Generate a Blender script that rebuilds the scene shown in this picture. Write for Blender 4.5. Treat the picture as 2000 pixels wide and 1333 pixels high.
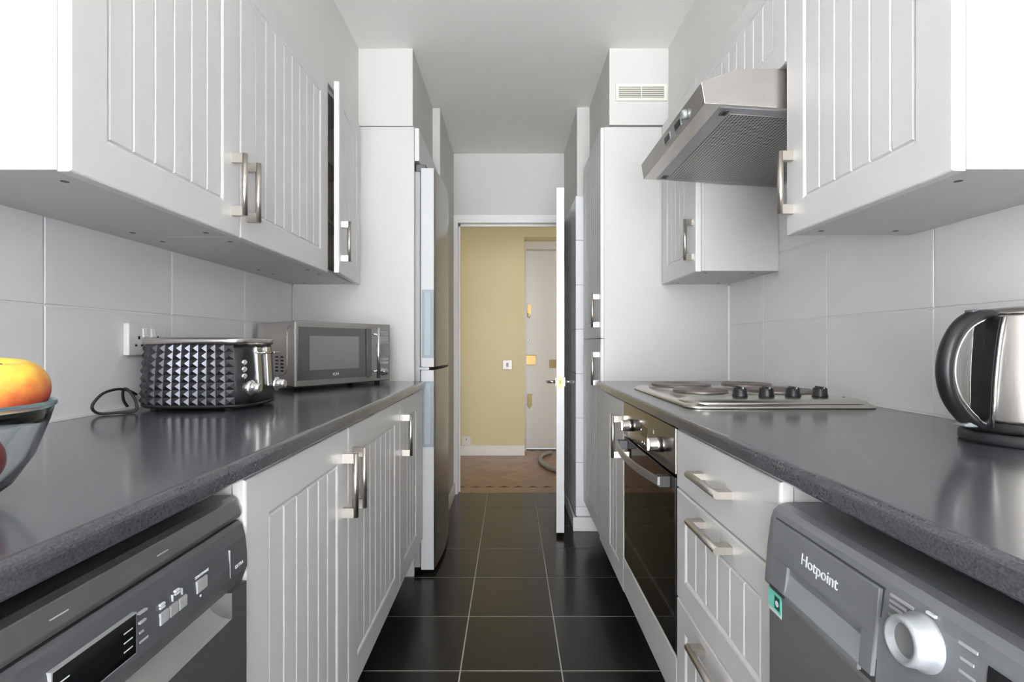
import bpy, bmesh, math, random
from mathutils import Vector, Matrix

random.seed(7)
for o in list(bpy.data.objects):
    bpy.data.objects.remove(o, do_unlink=True)
SC = bpy.context.scene
C = SC.collection
PI = math.pi

# ------------------------------------------------------------------ camera
H = 1.095                                   # eye height
FPX = 990.0                                 # focal length in pixels of a 2000 px frame
cd = bpy.data.cameras.new('camera')
cd.sensor_width = 36.0
cd.lens = FPX / 2000.0 * 36.0
cd.shift_x = 0.001
cd.shift_y = 0.00275
cd.clip_start = 0.02
cam = bpy.data.objects.new('camera', cd)
cam.location = (0, 0, H)
cam.rotation_euler = (PI / 2, 0, 0)
C.objects.link(cam)
SC.camera = cam

# ------------------------------------------------------------------ world and light
SC.view_settings.view_transform = 'Standard'
SC.view_settings.look = 'None'
SC.view_settings.gamma = 1.0
SC.view_settings.use_curve_mapping = False
SC.view_settings.exposure = 0.06
w = bpy.data.worlds.new('sky')
SC.world = w
w.use_nodes = True
bg = w.node_tree.nodes['Background']
bg.inputs[0].default_value = (0.82, 0.9, 1.0, 1)
bg.inputs[1].default_value = 1.0


def area(name, loc, rot, sx, sy, power, col):
    l = bpy.data.lights.new(name, 'AREA')
    l.shape = 'RECTANGLE'
    l.size, l.size_y = sx, sy
    l.energy = power
    l.color = col
    o = bpy.data.objects.new(name, l)
    o.location = loc
    o.rotation_euler = rot
    C.objects.link(o)
    return o


YB = -7.0                                    # glazed wall of the added room behind the viewpoint
WXC = -0.3                                  # middle of that window
area('window_daylight', (WXC, YB + 0.04, 1.25), (PI / 2, 0, 0), 4.2, 2.1, 378, (0.915, 0.955, 1.0))
sl_ = bpy.data.lights.new('sun', 'SUN')      # sun added through that window: its floor patch bounces light up to the ceiling
sl_.energy = 166
sl_.angle = 0.01
sl_.color = (0.975, 0.985, 1.0)
so_ = bpy.data.objects.new('sun', sl_)
so_.rotation_euler = (math.radians(65), 0, 0)
C.objects.link(so_)
# fill lamps added to brighten the hall, where side doorways would be
area('hall_fill', (-1.25, 3.83, 1.15), (PI / 2, 0, 0), 0.75, 1.95, 6.2, (1.0, 0.95, 0.88))
area('hall_fill', (1.35, 3.83, 1.15), (PI / 2, 0, 0), 0.75, 1.95, 11.5, (1.0, 0.93, 0.85))

# ------------------------------------------------------------------ materials
MATS = {}


def pm(name, col, rough=0.5, metal=0.0, spec=0.5, coat=0.0, noise=None, bump=None, trans=0.0, ior=1.45, aniso=None):
    """principled material; noise=(scale, amount, stretch) varies the colour, bump=(scale, strength, stretch)"""
    m = bpy.data.materials.new(name)
    m.use_nodes = True
    nt = m.node_tree
    p = nt.nodes['Principled BSDF']
    p.inputs['Base Color'].default_value = (*col, 1)
    p.inputs['Roughness'].default_value = rough
    p.inputs['Metallic'].default_value = metal
    p.inputs['Specular IOR Level'].default_value = spec
    p.inputs['Coat Weight'].default_value = coat
    p.inputs['Transmission Weight'].default_value = trans
    p.inputs['IOR'].default_value = ior
    if noise or bump:
        tc = nt.nodes.new('ShaderNodeTexCoord')
    if noise:
        sc, amt, st = noise
        mp = nt.nodes.new('ShaderNodeMapping')
        mp.inputs['Scale'].default_value = st
        nt.links.new(tc.outputs['Object'], mp.inputs['Vector'])
        n = nt.nodes.new('ShaderNodeTexNoise')
        n.inputs['Scale'].default_value = sc
        n.inputs['Detail'].default_value = 4
        nt.links.new(mp.outputs[0], n.inputs['Vector'])
        r = nt.nodes.new('ShaderNodeValToRGB')
        r.color_ramp.elements[0].position = 0.3
        r.color_ramp.elements[1].position = 0.7
        r.color_ramp.elements[0].color = (*[c * (1 - amt) for c in col], 1)
        r.color_ramp.elements[1].color = (*[min(1, c * (1 + amt)) for c in col], 1)
        nt.links.new(n.outputs['Fac'], r.inputs['Fac'])
        nt.links.new(r.outputs['Color'], p.inputs['Base Color'])
    if bump:
        sc, stg, st = bump
        mp = nt.nodes.new('ShaderNodeMapping')
        mp.inputs['Scale'].default_value = st
        nt.links.new(tc.outputs['Object'], mp.inputs['Vector'])
        n = nt.nodes.new('ShaderNodeTexNoise')
        n.inputs['Scale'].default_value = sc
        n.inputs['Detail'].default_value = 3
        nt.links.new(mp.outputs[0], n.inputs['Vector'])
        b = nt.nodes.new('ShaderNodeBump')
        b.inputs['Strength'].default_value = stg
        b.inputs['Distance'].default_value = 0.002
        nt.links.new(n.outputs['Fac'], b.inputs['Height'])
        nt.links.new(b.outputs[0], p.inputs['Normal'])
    MATS[name] = m
    return m


U1 = (1, 1, 1)
pm('paint', (0.585, 0.58, 0.56), 0.55, bump=(60, 0.05, U1))  # white wall paint, darkened to make up for strong light on facing walls
pm('paint_brightened', (0.75, 0.745, 0.72), 0.55)  # same white paint, brightened to make up for bulkheads catching less light
pm('ceiling_paint', (0.91, 0.895, 0.87), 0.6)
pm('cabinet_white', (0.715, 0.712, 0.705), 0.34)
pm('carcass_dimmed', (0.57, 0.57, 0.565), 0.42)  # white carcass greyed down to offset strong light on faces towards the viewer
pm('carcass_inside', (0.62, 0.57, 0.51), 0.6)
pm('panel_dimmed', (0.585, 0.582, 0.568), 0.4)  # white of the end panels darkened so strong light does not clip
pm('wall_tile', (0.90, 0.90, 0.915), 0.14, noise=(2.2, 0.035, (1, 1, 2.5)))
pm('grout_white', (0.88, 0.88, 0.88), 0.7)
pm('grout_floor', (0.42, 0.41, 0.39), 0.8)
pm('worktop', (0.058, 0.060, 0.071), 0.26, spec=0.75, coat=0.55, noise=(420, 0.35, U1)).node_tree.nodes['Principled BSDF'].inputs['Coat Roughness'].default_value = 0.13
pm('steel', (0.57, 0.545, 0.52), 0.26, 1.0, noise=(30, 0.05, (1, 1, 40)))
pm('brushed', (0.56, 0.545, 0.52), 0.34, 1.0, bump=(90, 0.10, (1, 20, 1)))
pm('handle_steel', (0.60, 0.56, 0.51), 0.3, 1.0)
pm('chrome', (0.82, 0.82, 0.83), 0.06, 1.0)
pm('fridge_front', (0.50, 0.49, 0.47), 0.34, 1.0)
pm('fridge_side', (0.57, 0.58, 0.585), 0.35, 0.0)
pm('fridge_body', (0.34, 0.34, 0.34), 0.5)
pm('fridge_grip', (0.25, 0.30, 0.335), 0.35)
pm('fridge_recess', (0.36, 0.40, 0.43), 0.4)
pm('graphite', (0.22, 0.22, 0.225), 0.34, 0.75)
pm('graphite_plastic', (0.115, 0.118, 0.128), 0.33, 0.25)
pm('graphite_dark', (0.062, 0.062, 0.066), 0.4, 0.2)
pm('scoop_lit', (0.48, 0.485, 0.47), 0.4, 0.4)  # handle pocket: the light it reflects is put into a paler colour
pm('washer_scoop', (0.34, 0.36, 0.38), 0.35, 0.3)
pm('washer_grey', (0.235, 0.245, 0.265), 0.34, 0.35)
pm('washer_body', (0.30, 0.298, 0.30), 0.36, 0.6)
pm('black_glass', (0.006, 0.006, 0.007), 0.05, spec=0.5)
pm('black_plastic', (0.014, 0.014, 0.016), 0.28)
pm('black_soft', (0.02, 0.02, 0.024), 0.5)
pm('black_chrome', (0.085, 0.085, 0.097), 0.24, 0.85)
pm('print_white', (0.75, 0.78, 0.8), 0.5)
pm('print_grey', (0.42, 0.43, 0.45), 0.5)
pm('button_grey', (0.36, 0.37, 0.375), 0.4)
pm('sticker_teal', (0.18, 0.62, 0.5), 0.5)
pm('sticker_dark', (0.01, 0.10, 0.09), 0.5)
pm('silver_plastic', (0.42, 0.45, 0.47), 0.3, 0.4)
pm('oven_steel', (0.23, 0.215, 0.195), 0.16, 1.0, bump=(60, 0.04, (1, 1, 30)))
pm('hob_steel', (0.62, 0.60, 0.55), 0.27, 1.0, bump=(120, 0.06, (20, 1, 1)))
pm('hotplate', (0.21, 0.18, 0.165), 0.42, 0.7)
pm('hob_ring', (0.55, 0.52, 0.47), 0.3, 1.0)
pm('socket_white', (0.82, 0.82, 0.81), 0.25)
pm('dark_hole', (0.02, 0.02, 0.02), 0.8)
pm('vent_cream', (0.74, 0.73, 0.67), 0.45)
pm('vent_dark', (0.30, 0.29, 0.25), 0.8)
pm('hood_grey', (0.30, 0.30, 0.315), 0.32, 0.3)
pm('mwave_screen', (0.10, 0.10, 0.105), 0.12, spec=0.6)
pm('mwave_window', (0.20, 0.20, 0.205), 0.22, spec=0.6)
pm('yellow_wall', (0.70, 0.625, 0.385), 0.6, bump=(50, 0.06, U1))
pm('gloss_white', (0.86, 0.86, 0.85), 0.28)
pm('switch_metal', (0.40, 0.37, 0.37), 0.4, 0.6)
pm('front_door_white', (0.74, 0.73, 0.72), 0.35)
pm('brass', (0.50, 0.36, 0.15), 0.42, 0.8)
pm('old_brass', (0.27, 0.21, 0.10), 0.45, 0.7)
pm('hose_grey', (0.36, 0.36, 0.37), 0.5)
pm('glass', (0.95, 0.985, 0.99), 0.0, trans=1.0, ior=1.38)
pm('glass_rim', (0.55, 0.82, 0.88), 0.05, trans=0.9, ior=1.45)


def thin_glass():
    m = bpy.data.materials.new('window_glass')
    m.use_nodes = True
    nt = m.node_tree
    nt.nodes.remove(nt.nodes['Principled BSDF'])
    t = nt.nodes.new('ShaderNodeBsdfTransparent')
    g = nt.nodes.new('ShaderNodeBsdfGlossy')
    g.inputs['Roughness'].default_value = 0.0
    mx = nt.nodes.new('ShaderNodeMixShader')
    mx.inputs[0].default_value = 0.06
    nt.links.new(t.outputs[0], mx.inputs[1])
    nt.links.new(g.outputs[0], mx.inputs[2])
    nt.links.new(mx.outputs[0], nt.nodes['Material Output'].inputs['Surface'])
    MATS['window_glass'] = m


thin_glass()
pm('stem_brown', (0.10, 0.06, 0.03), 0.7)
pm('plinth_grey', (0.30, 0.30, 0.31), 0.5)
pm('pale_wood', (0.63, 0.625, 0.63), 0.45)
pm('gasket', (0.11, 0.11, 0.11), 0.6)
pm('chipboard', (0.45, 0.34, 0.22), 0.8)
pm('bolt_dark', (0.16, 0.11, 0.08), 0.7)


def tile_black():
    m = pm('floor_tile', (0.014, 0.0135, 0.013), 0.17, spec=0.5)
    nt = m.node_tree
    p = nt.nodes['Principled BSDF']
    tc = nt.nodes.new('ShaderNodeTexCoord')
    n = nt.nodes.new('ShaderNodeTexNoise')
    n.inputs['Scale'].default_value = 3.0
    n.inputs['Detail'].default_value = 5
    nt.links.new(tc.outputs['Object'], n.inputs['Vector'])
    oi = nt.nodes.new('ShaderNodeObjectInfo')
    mx = nt.nodes.new('ShaderNodeMath')
    mx.operation = 'MULTIPLY_ADD'
    nt.links.new(oi.outputs['Random'], mx.inputs[0])
    mx.inputs[1].default_value = 0.3
    nt.links.new(n.outputs['Fac'], mx.inputs[2])
    r = nt.nodes.new('ShaderNodeValToRGB')
    r.color_ramp.elements[0].color = (0.009, 0.009, 0.0095, 1)
    r.color_ramp.elements[1].color = (0.021, 0.018, 0.016, 1)
    nt.links.new(mx.outputs[0], r.inputs['Fac'])
    nt.links.new(r.outputs['Color'], p.inputs['Base Color'])
    mr = nt.nodes.new('ShaderNodeMapRange')
    mr.inputs['To Min'].default_value = 0.17
    mr.inputs['To Max'].default_value = 0.27
    nt.links.new(n.outputs['Fac'], mr.inputs['Value'])
    nt.links.new(mr.outputs[0], p.inputs['Roughness'])


tile_black()


def parquet():
    m = pm('parquet', (0.22, 0.11, 0.065), 0.3)
    nt = m.node_tree
    p = nt.nodes['Principled BSDF']
    oi = nt.nodes.new('ShaderNodeObjectInfo')
    r = nt.nodes.new('ShaderNodeValToRGB')
    r.color_ramp.elements[0].color = (0.25, 0.15, 0.105, 1)
    r.color_ramp.elements[1].color = (0.34, 0.205, 0.145, 1)
    nt.links.new(oi.outputs['Random'], r.inputs['Fac'])
    tc = nt.nodes.new('ShaderNodeTexCoord')
    mp = nt.nodes.new('ShaderNodeMapping')
    mp.inputs['Scale'].default_value = (3, 40, 3)
    n = nt.nodes.new('ShaderNodeTexNoise')
    n.inputs['Scale'].default_value = 6
    nt.links.new(tc.outputs['Object'], mp.inputs['Vector'])
    nt.links.new(mp.outputs[0], n.inputs['Vector'])
    mx = nt.nodes.new('ShaderNodeMixRGB')
    mx.blend_type = 'OVERLAY'
    mx.inputs['Fac'].default_value = 0.3
    nt.links.new(r.outputs['Color'], mx.inputs[1])
    nt.links.new(n.outputs['Color'], mx.inputs[2])
    nt.links.new(mx.outputs[0], p.inputs['Base Color'])


parquet()


def apple_mat(name, c_top, c_mid, c_low, tilt):
    m = pm(name, c_mid, 0.28)
    nt = m.node_tree
    p = nt.nodes['Principled BSDF']
    p.inputs['Subsurface Weight'].default_value = 0.0
    tc = nt.nodes.new('ShaderNodeTexCoord')
    sx = nt.nodes.new('ShaderNodeVectorMath')
    sx.operation = 'DOT_PRODUCT'
    sx.inputs[1].default_value = tilt
    nt.links.new(tc.outputs['Object'], sx.inputs[0])
    n = nt.nodes.new('ShaderNodeTexNoise')
    n.inputs['Scale'].default_value = 55
    n.inputs['Detail'].default_value = 5
    nt.links.new(tc.outputs['Object'], n.inputs['Vector'])
    ma = nt.nodes.new('ShaderNodeMath')
    ma.operation = 'MULTIPLY_ADD'
    nt.links.new(n.outputs['Fac'], ma.inputs[0])
    ma.inputs[1].default_value = 0.45
    nt.links.new(sx.outputs['Value'], ma.inputs[2])
    r = nt.nodes.new('ShaderNodeValToRGB')
    e = r.color_ramp.elements
    e[0].position = 0.0
    e[0].color = (*c_low, 1)
    e[1].position = 0.5
    e[1].color = (*c_top, 1)
    k = e.new(0.22)
    k.color = (*c_mid, 1)
    nt.links.new(ma.outputs[0], r.inputs['Fac'])
    nt.links.new(r.outputs['Color'], p.inputs['Base Color'])
    return m


apple_mat('apple_blush', (0.80, 0.58, 0.07), (0.72, 0.20, 0.055), (0.46, 0.035, 0.03), (-3.0, -1.0, 10.0))
apple_mat('apple_red', (0.42, 0.06, 0.03), (0.30, 0.02, 0.02), (0.16, 0.01, 0.015), (0.0, 0.0, 9.0))
apple_mat('apple_yellow', (0.74, 0.60, 0.10), (0.72, 0.55, 0.09), (0.62, 0.36, 0.06), (3.0, 0.0, 9.0))


def mesh_filter_mat():
    m = pm('filter_mesh', (0.44, 0.43, 0.41), 0.4, 0.8)
    nt = m.node_tree
    p = nt.nodes['Principled BSDF']
    tc = nt.nodes.new('ShaderNodeTexCoord')
    v = nt.nodes.new('ShaderNodeTexVoronoi')
    v.voronoi_dimensions = '2D'
    v.inputs['Scale'].default_value = 105
    v.inputs['Randomness'].default_value = 0.0
    nt.links.new(tc.outputs['Object'], v.inputs['Vector'])
    r = nt.nodes.new('ShaderNodeValToRGB')
    r.color_ramp.elements[0].position = 0.25
    r.color_ramp.elements[0].color = (0.05, 0.05, 0.05, 1)
    r.color_ramp.elements[1].position = 0.45
    r.color_ramp.elements[1].color = (0.50, 0.485, 0.46, 1)
    nt.links.new(v.outputs['Distance'], r.inputs['Fac'])
    nt.links.new(r.outputs['Color'], p.inputs['Base Color'])
    b = nt.nodes.new('ShaderNodeBump')
    b.inputs['Strength'].default_value = 0.6
    b.inputs['Distance'].default_value = 0.002
    nt.links.new(v.outputs['Distance'], b.inputs['Height'])
    nt.links.new(b.outputs[0], p.inputs['Normal'])


mesh_filter_mat()


# ------------------------------------------------------------------ mesh helpers
class Frame:
    """u, v, w -> world: origin + u*right + v*up + w*normal"""
    def __init__(s, o, right, up):
        s.o = Vector(o)
        s.r = Vector(right).normalized()
        s.u = Vector(up).normalized()
        s.n = s.r.cross(s.u)

    def __call__(s, p):
        return s.o + s.r * p[0] + s.u * p[1] + s.n * p[2]


class B:
    def __init__(s):
        s.v, s.f, s.s = [], [], []
        s.F = None

    def pt(s, p):
        s.v.append(tuple(s.F(p)) if s.F else tuple(p))
        return len(s.v) - 1

    def face(s, idx, smooth=False):
        s.f.append(tuple(idx))
        s.s.append(smooth)

    def box(s, x0, x1, y0, y1, z0, z1):
        i = [s.pt(p) for p in ((x0, y0, z0), (x1, y0, z0), (x1, y1, z0), (x0, y1, z0),
                               (x0, y0, z1), (x1, y0, z1), (x1, y1, z1), (x0, y1, z1))]
        for q in ((0, 3, 2, 1), (4, 5, 6, 7), (0, 1, 5, 4), (1, 2, 6, 5), (2, 3, 7, 6), (3, 0, 4, 7)):
            s.face([i[k] for k in q])
        return s

    def prism(s, poly, a0, a1, axis='y', smooth=False):
        """poly: 2-D points; axis y -> (x,z), axis x -> (y,z), axis z -> (x,y)"""
        def mk(p, a):
            if axis == 'y':
                return (p[0], a, p[1])
            if axis == 'x':
                return (a, p[0], p[1])
            return (p[0], p[1], a)
        n = len(poly)
        i0 = [s.pt(mk(p, a0)) for p in poly]
        i1 = [s.pt(mk(p, a1)) for p in poly]
        s.face(i0[::-1])
        s.face(i1)
        for k in range(n):
            s.face((i0[k], i0[(k + 1) % n], i1[(k + 1) % n], i1[k]), smooth)
        return s

    def loft(s, rings, smooth=True, closed=True, caps=True):
        ids = [[s.pt(p) for p in r] for r in rings]
        n = len(rings[0])
        for a, b in zip(ids[:-1], ids[1:]):
            for k in range(n if closed else n - 1):
                s.face((a[k], a[(k + 1) % n], b[(k + 1) % n], b[k]), smooth)
        if caps:
            s.face(ids[0][::-1])
            s.face(ids[-1])
        return s

    def cyl(s, p0, p1, r0, r1=None, n=16, smooth=True, caps=True):
        r1 = r0 if r1 is None else r1
        p0, p1 = Vector(p0), Vector(p1)
        d = (p1 - p0).normalized()
        a = d.orthogonal().normalized()
        b = d.cross(a)
        rings = []
        for p, r in ((p0, r0), (p1, r1)):
            rings.append([p + a * (r * math.cos(2 * PI * k / n)) + b * (r * math.sin(2 * PI * k / n)) for k in range(n)])
        return s.loft(rings, smooth, True, caps)

    def lathe(s, prof, c=(0, 0, 0), axis=(0, 0, 1), n=32, smooth=True, caps=True):
        c = Vector(c)
        d = Vector(axis).normalized()
        a = d.orthogonal().normalized()
        b = d.cross(a)
        rings = [[c + d * z + a * (r * math.cos(2 * PI * k / n)) + b * (r * math.sin(2 * PI * k / n)) for k in range(n)]
                 for r, z in prof]
        return s.loft(rings, smooth, True, caps)

    def tube(s, path, r, n=8, closed=False, smooth=True):
        P = [Vector(p) for p in path]
        m = len(P)
        rr = r if isinstance(r, (list, tuple)) else [r] * m
        rings = []
        prev = None
        for k in range(m):
            if closed:
                t = P[(k + 1) % m] - P[k - 1]
            else:
                t = P[min(k + 1, m - 1)] - P[max(k - 1, 0)]
            t.normalize()
            a = t.orthogonal().normalized() if prev is None else (prev - t * prev.dot(t)).normalized()
            prev = a
            b = t.cross(a)
            rings.append([P[k] + a * (rr[k] * math.cos(2 * PI * q / n)) + b * (rr[k] * math.sin(2 * PI * q / n)) for q in range(n)])
        if closed:
            rings.append(rings[0])
        return s.loft(rings, smooth, True, not closed)

    def mesh(s, name, off=(0, 0, 0), bevel=0.0, seg=2, fix=True):
        me = bpy.data.meshes.new(name)
        o = Vector(off)
        me.from_pydata([tuple(Vector(p) - o) for p in s.v], [], s.f)
        bm = bmesh.new()
        bm.from_mesh(me)
        bm.faces.ensure_lookup_table()
        for k, f in enumerate(bm.faces):
            f.smooth = s.s[k]
        if fix:
            bmesh.ops.remove_doubles(bm, verts=bm.verts, dist=1e-6)
            bmesh.ops.recalc_face_normals(bm, faces=bm.faces)
        if bevel:
            es = [e for e in bm.edges if len(e.link_faces) == 2 and e.calc_face_angle(0) > 0.6]
            bmesh.ops.bevel(bm, geom=es, offset=bevel, segments=seg, affect='EDGES', profile=0.5, clamp_overlap=True)
        bm.to_mesh(me)
        bm.free()
        return me


ORG = {}


def M(m):
    return MATS[m]


def tag(o, label=None, cat=None, group=None, kind=None):
    if label:
        o['label'] = label
    if cat:
        o['category'] = cat
    if group:
        o['group'] = group
    if kind:
        o['kind'] = kind
    return o


def root(name, label, cat, loc, rotz=0.0, group=None, local=False, kind=None):
    o = bpy.data.objects.new(name, None)
    o.empty_display_size = 0.05
    C.objects.link(o)
    o.location = loc
    o.rotation_euler = (0, 0, rotz)
    ORG[o.name] = (0, 0, 0) if local else tuple(loc)
    return tag(o, label, cat, group, kind)


def link(name, me, mat, parent=None, loc=(0, 0, 0), rot=(0, 0, 0)):
    o = bpy.data.objects.new(name, me)
    if mat and not me.materials:
        me.materials.append(M(mat))
    C.objects.link(o)
    o.parent = parent
    o.location = loc
    o.rotation_euler = rot
    return o


def part(name, b, mat, parent, bevel=0.0, seg=2, label=None, fix=True):
    """a mesh in the coordinates its thing is drawn in (world, or the thing's own for local roots)"""
    org = ORG[parent.name]
    o = link(name, b.mesh(name, org, bevel, seg, fix), mat, parent)
    ORG[o.name] = org
    if label:
        o['label'] = label
    return o


def thing(name, b, mat, label, cat, org, bevel=0.0, seg=2, group=None, kind=None):
    o = link(name, b.mesh(name, org, bevel, seg), mat, None, org)
    ORG[o.name] = tuple(org)
    return tag(o, label, cat, group, kind)


def structure(name, b, mat, label, cat, bevel=0.0):
    o = link(name, b.mesh(name, (0, 0, 0), bevel), mat)
    ORG[o.name] = (0, 0, 0)
    return tag(o, label, cat, None, 'structure')


def text(name, string, size, fr, u, v, mat, parent, align='LEFT', depth=0.0004, label=None, xs=1.0):
    cu = bpy.data.curves.new(name, 'FONT')
    cu.body = string
    cu.size = size
    cu.align_x = align
    cu.extrude = depth
    to = bpy.data.objects.new('lettering_tmp', cu)
    C.objects.link(to)
    dg = bpy.context.evaluated_depsgraph_get()
    dg.update()
    me = bpy.data.meshes.new_from_object(to.evaluated_get(dg))
    bpy.data.objects.remove(to, do_unlink=True)
    org = Vector(ORG[parent.name])
    for vt in me.vertices:
        p = vt.co
        vt.co = fr((u + p.x * xs, v + p.y, p.z + depth)) - org
    me.materials.clear()
    me.materials.append(M(mat))
    o = link(name, me, None, parent)
    ORG[o.name] = tuple(org)
    if label:
        o['label'] = label
    return o


def px(x, y, Y):
    """a point seen at pixel x, y of the 2000 x 1333 photograph, on the plane at distance Y"""
    return ((x - 998) / FPX * Y, Y, H - (y - 672) / FPX * Y)


# ------------------------------------------------------------------ measures of the room
XW = 1.024          # tiled wall faces
XF = 0.402          # worktop front edge
XD = 0.413          # base door fronts
XU = 0.706          # wall cabinet door fronts
YP = 2.38           # tall end panels
ZC = 2.484          # ceiling
YF = 3.70           # wall with the kitchen door
ZT, ZB = 0.92, 0.889  # worktop top and underside
ZU0, ZU1 = 1.37, 2.115

# ------------------------------------------------------------------ setting: floors
YR = -0.42
fl = structure('floor', B().box(-XW - 0.1, XW + 0.1, YR, 3.72, -0.06, -0.0009), 'grout_floor',
               'black glazed floor tiles with pale grey joints along the galley kitchen', 'floor')
TILE_CACHE = {}


def slab_mesh(key, sx, sy, t, ch, name):
    """flat piece lying on z = 0 with chamfered top edges, centred"""
    k = (key, round(sx, 4), round(sy, 4))
    if k not in TILE_CACHE:
        b = B()
        r0 = [(-sx / 2, -sy / 2, -t), (sx / 2, -sy / 2, -t), (sx / 2, sy / 2, -t), (-sx / 2, sy / 2, -t)]
        r1 = [(p[0], p[1], -ch) for p in r0]
        r2 = [(p[0] - math.copysign(ch, p[0]), p[1] - math.copysign(ch, p[1]), 0) for p in r0]
        b.loft([r0, r1, r2], smooth=False)
        TILE_CACHE[k] = b.mesh(name)
    return TILE_CACHE[k]


T = 0.339
J = 0.0045
xs = [-0.5085 - 2 * T + T * k for k in range(8)]
ys = [2.375 + T * k for k in range(-16, 5)]
for xa, xb in zip(xs[:-1], xs[1:]):
    for ya, yb in zip(ys[:-1], ys[1:]):
        x0, x1, y0, y1 = max(xa, -XW), min(xb, XW), max(ya, YR), min(yb, 3.722)
        if y0 > 3.0:
            x0, x1 = max(x0, -0.412), min(x1, 0.374)
        if x1 - x0 < 0.03 or y1 - y0 < 0.03:
            continue
        if max(abs(x0), abs(x1)) > 0.6 and not (y0 < 0):
            pass
        link('tile', slab_mesh('floor', x1 - x0 - J, y1 - y0 - J, 0.0009, 0.0006, 'floor_tile'), 'floor_tile', fl,
             ((x0 + x1) / 2, (y0 + y1) / 2, 0))

hf = structure('floor_hall', B().box(-2.0, 2.0, 3.722, 5.29, -0.06, -0.003), 'bolt_dark',
               'reddish brown parquet floor of the hall beyond the doorway', 'floor')
# herringbone blocks, two directions at 45 degrees
L, Wd = 0.23, 0.077
blk = slab_mesh('parquet', L - 0.0012, Wd - 0.0012, 0.003, 0.0006, 'parquet_block')
cnt = 0
for i in range(-14, 15):
    for j in range(-8, 9):
        for k in range(2):
            # classic herringbone lattice in its own axes
            a = i * Wd + j * 0.0
            if k == 0:
                lx, ly = i * Wd + L / 2 + j * L * 2 - (0), -i * Wd + Wd / 2
            else:
                lx, ly = i * Wd + L + Wd / 2 + j * L * 2 - 0, -i * Wd + Wd - L / 2
                ly = -i * Wd + L / 2
            c, s_ = math.cos(PI / 4), math.sin(PI / 4)
            gx = lx * c - ly * s_
            gy = lx * s_ + ly * c
            X, Y = gx, gy + 4.5
            if not (-0.62 < X < 0.95 and 3.83 < Y < 5.16):
                continue
            link('parquet_block', blk, 'parquet', hf, (X, Y, 0), (0, 0, PI / 4 + (PI / 2 if k else 0)))
            cnt += 1

for x in (-1.0, 0.0, 1.0):
    link('border_board', slab_mesh('border', 0.998, 0.135, 0.0034, 0.0006, 'border_board'), 'parquet', hf, (x + 0.2, 3.7905, 0.0009))
# ------------------------------------------------------------------ setting: walls and ceilings
structure('ceiling', B().box(-1.13, 1.13, YR, 3.80, ZC, ZC + 0.08), 'ceiling_paint',
          'smooth off-white painted ceiling over the kitchen', 'ceiling')
structure('ceiling_hall', B().box(-2.1, 2.1, 3.80, 5.4, ZC, ZC + 0.08), 'ceiling_paint',
          'plain ceiling of the hall beyond the door', 'ceiling')
TD = 0.008
wl = structure('wall_left', B().box(-XW - 0.12, -XW - TD, YR, 3.0, -0.06, ZC), 'paint',
               'white wall with large pale tiles above the worktop with the toaster', 'wall')
wr = structure('wall_right', B().box(XW + TD, XW + 0.12, YR, 3.0, -0.06, ZC), 'paint',
               'white wall with large pale tiles above the worktop with the hob', 'wall')


def wall_tiles(parent, side, y_joint, step, y0, y1, z0, z1):
    zj = [1.181 + 0.2605 * k for k in range(-6, 6)]
    k0 = math.floor((y0 - y_joint) / step)
    yy = [y_joint + step * (k0 + k) for k in range(14)]
    for za, zb in zip(zj[:-1], zj[1:]):
        za, zb = max(za, z0), min(zb, z1)
        if zb - za < 0.02:
            continue
        for ya, yb in zip(yy[:-1], yy[1:]):
            ya, yb = max(ya, y0), min(yb, y1)
            if yb - ya < 0.02:
                continue
            me = slab_mesh('wall', yb - ya - 0.0035, zb - za - 0.0035, TD, 0.0016, 'wall_tile')
            # local x -> world y, local y -> world z, local z -> +-x
            o = link('tile', me, 'wall_tile', parent, (-side * 0 + (side * XW), (ya + yb) / 2, (za + zb) / 2))
            if side < 0:
                o.rotation_euler = (PI / 2, 0, PI / 2)
            else:
                o.rotation_euler = (PI / 2, 0, -PI / 2)


def grout_plane(parent, side, y0, y1, z0, z1):
    s = side
    b = B().box(min(s * (XW + 0.0025), s * (XW + TD)), max(s * (XW + 0.0025), s * (XW + TD)), y0, y1, z0, z1)
    part('grout', b, 'grout_white', parent)


wall_tiles(wl, -1, 1.112, 0.418, YR, YP, ZT + 0.002, 1.70)
wall_tiles(wr, 1, 1.227, 0.4155, YR, YP, ZT + 0.002, 1.70)
grout_plane(wl, -1, YR, YP, ZT + 0.002, 1.70)
grout_plane(wr, 1, YR, YP, ZT + 0.002, 1.70)

structure('wall_left_bulkhead', B().box(-XW - 0.008, -0.716, 0.81, YP, ZU1 + 0.004, ZC), 'paint_brightened',
          'boxed-in white bulkhead between the cupboards over the toaster and the ceiling', 'bulkhead', 0.002)
structure('wall_right_bulkhead', B().box(0.739, XW + 0.008, 0.81, YP, ZU1 + 0.004, ZC), 'paint_brightened',
          'boxed-in white bulkhead between the cupboards beside the hood and the ceiling', 'bulkhead', 0.002)
structure('wall_left_column', B().box(-XW - 0.008, -0.4615, YP, 2.985, ZU1 + 0.004, ZC), 'paint',
          'square white boxing above the fridge housing up to the ceiling', 'bulkhead', 0.002)
structure('wall_right_column', B().box(0.4615, XW + 0.008, YP, 2.975, ZU1 + 0.008, ZC), 'paint',
          'square white boxing with an air grille above the tall cupboard', 'bulkhead', 0.002)
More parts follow.
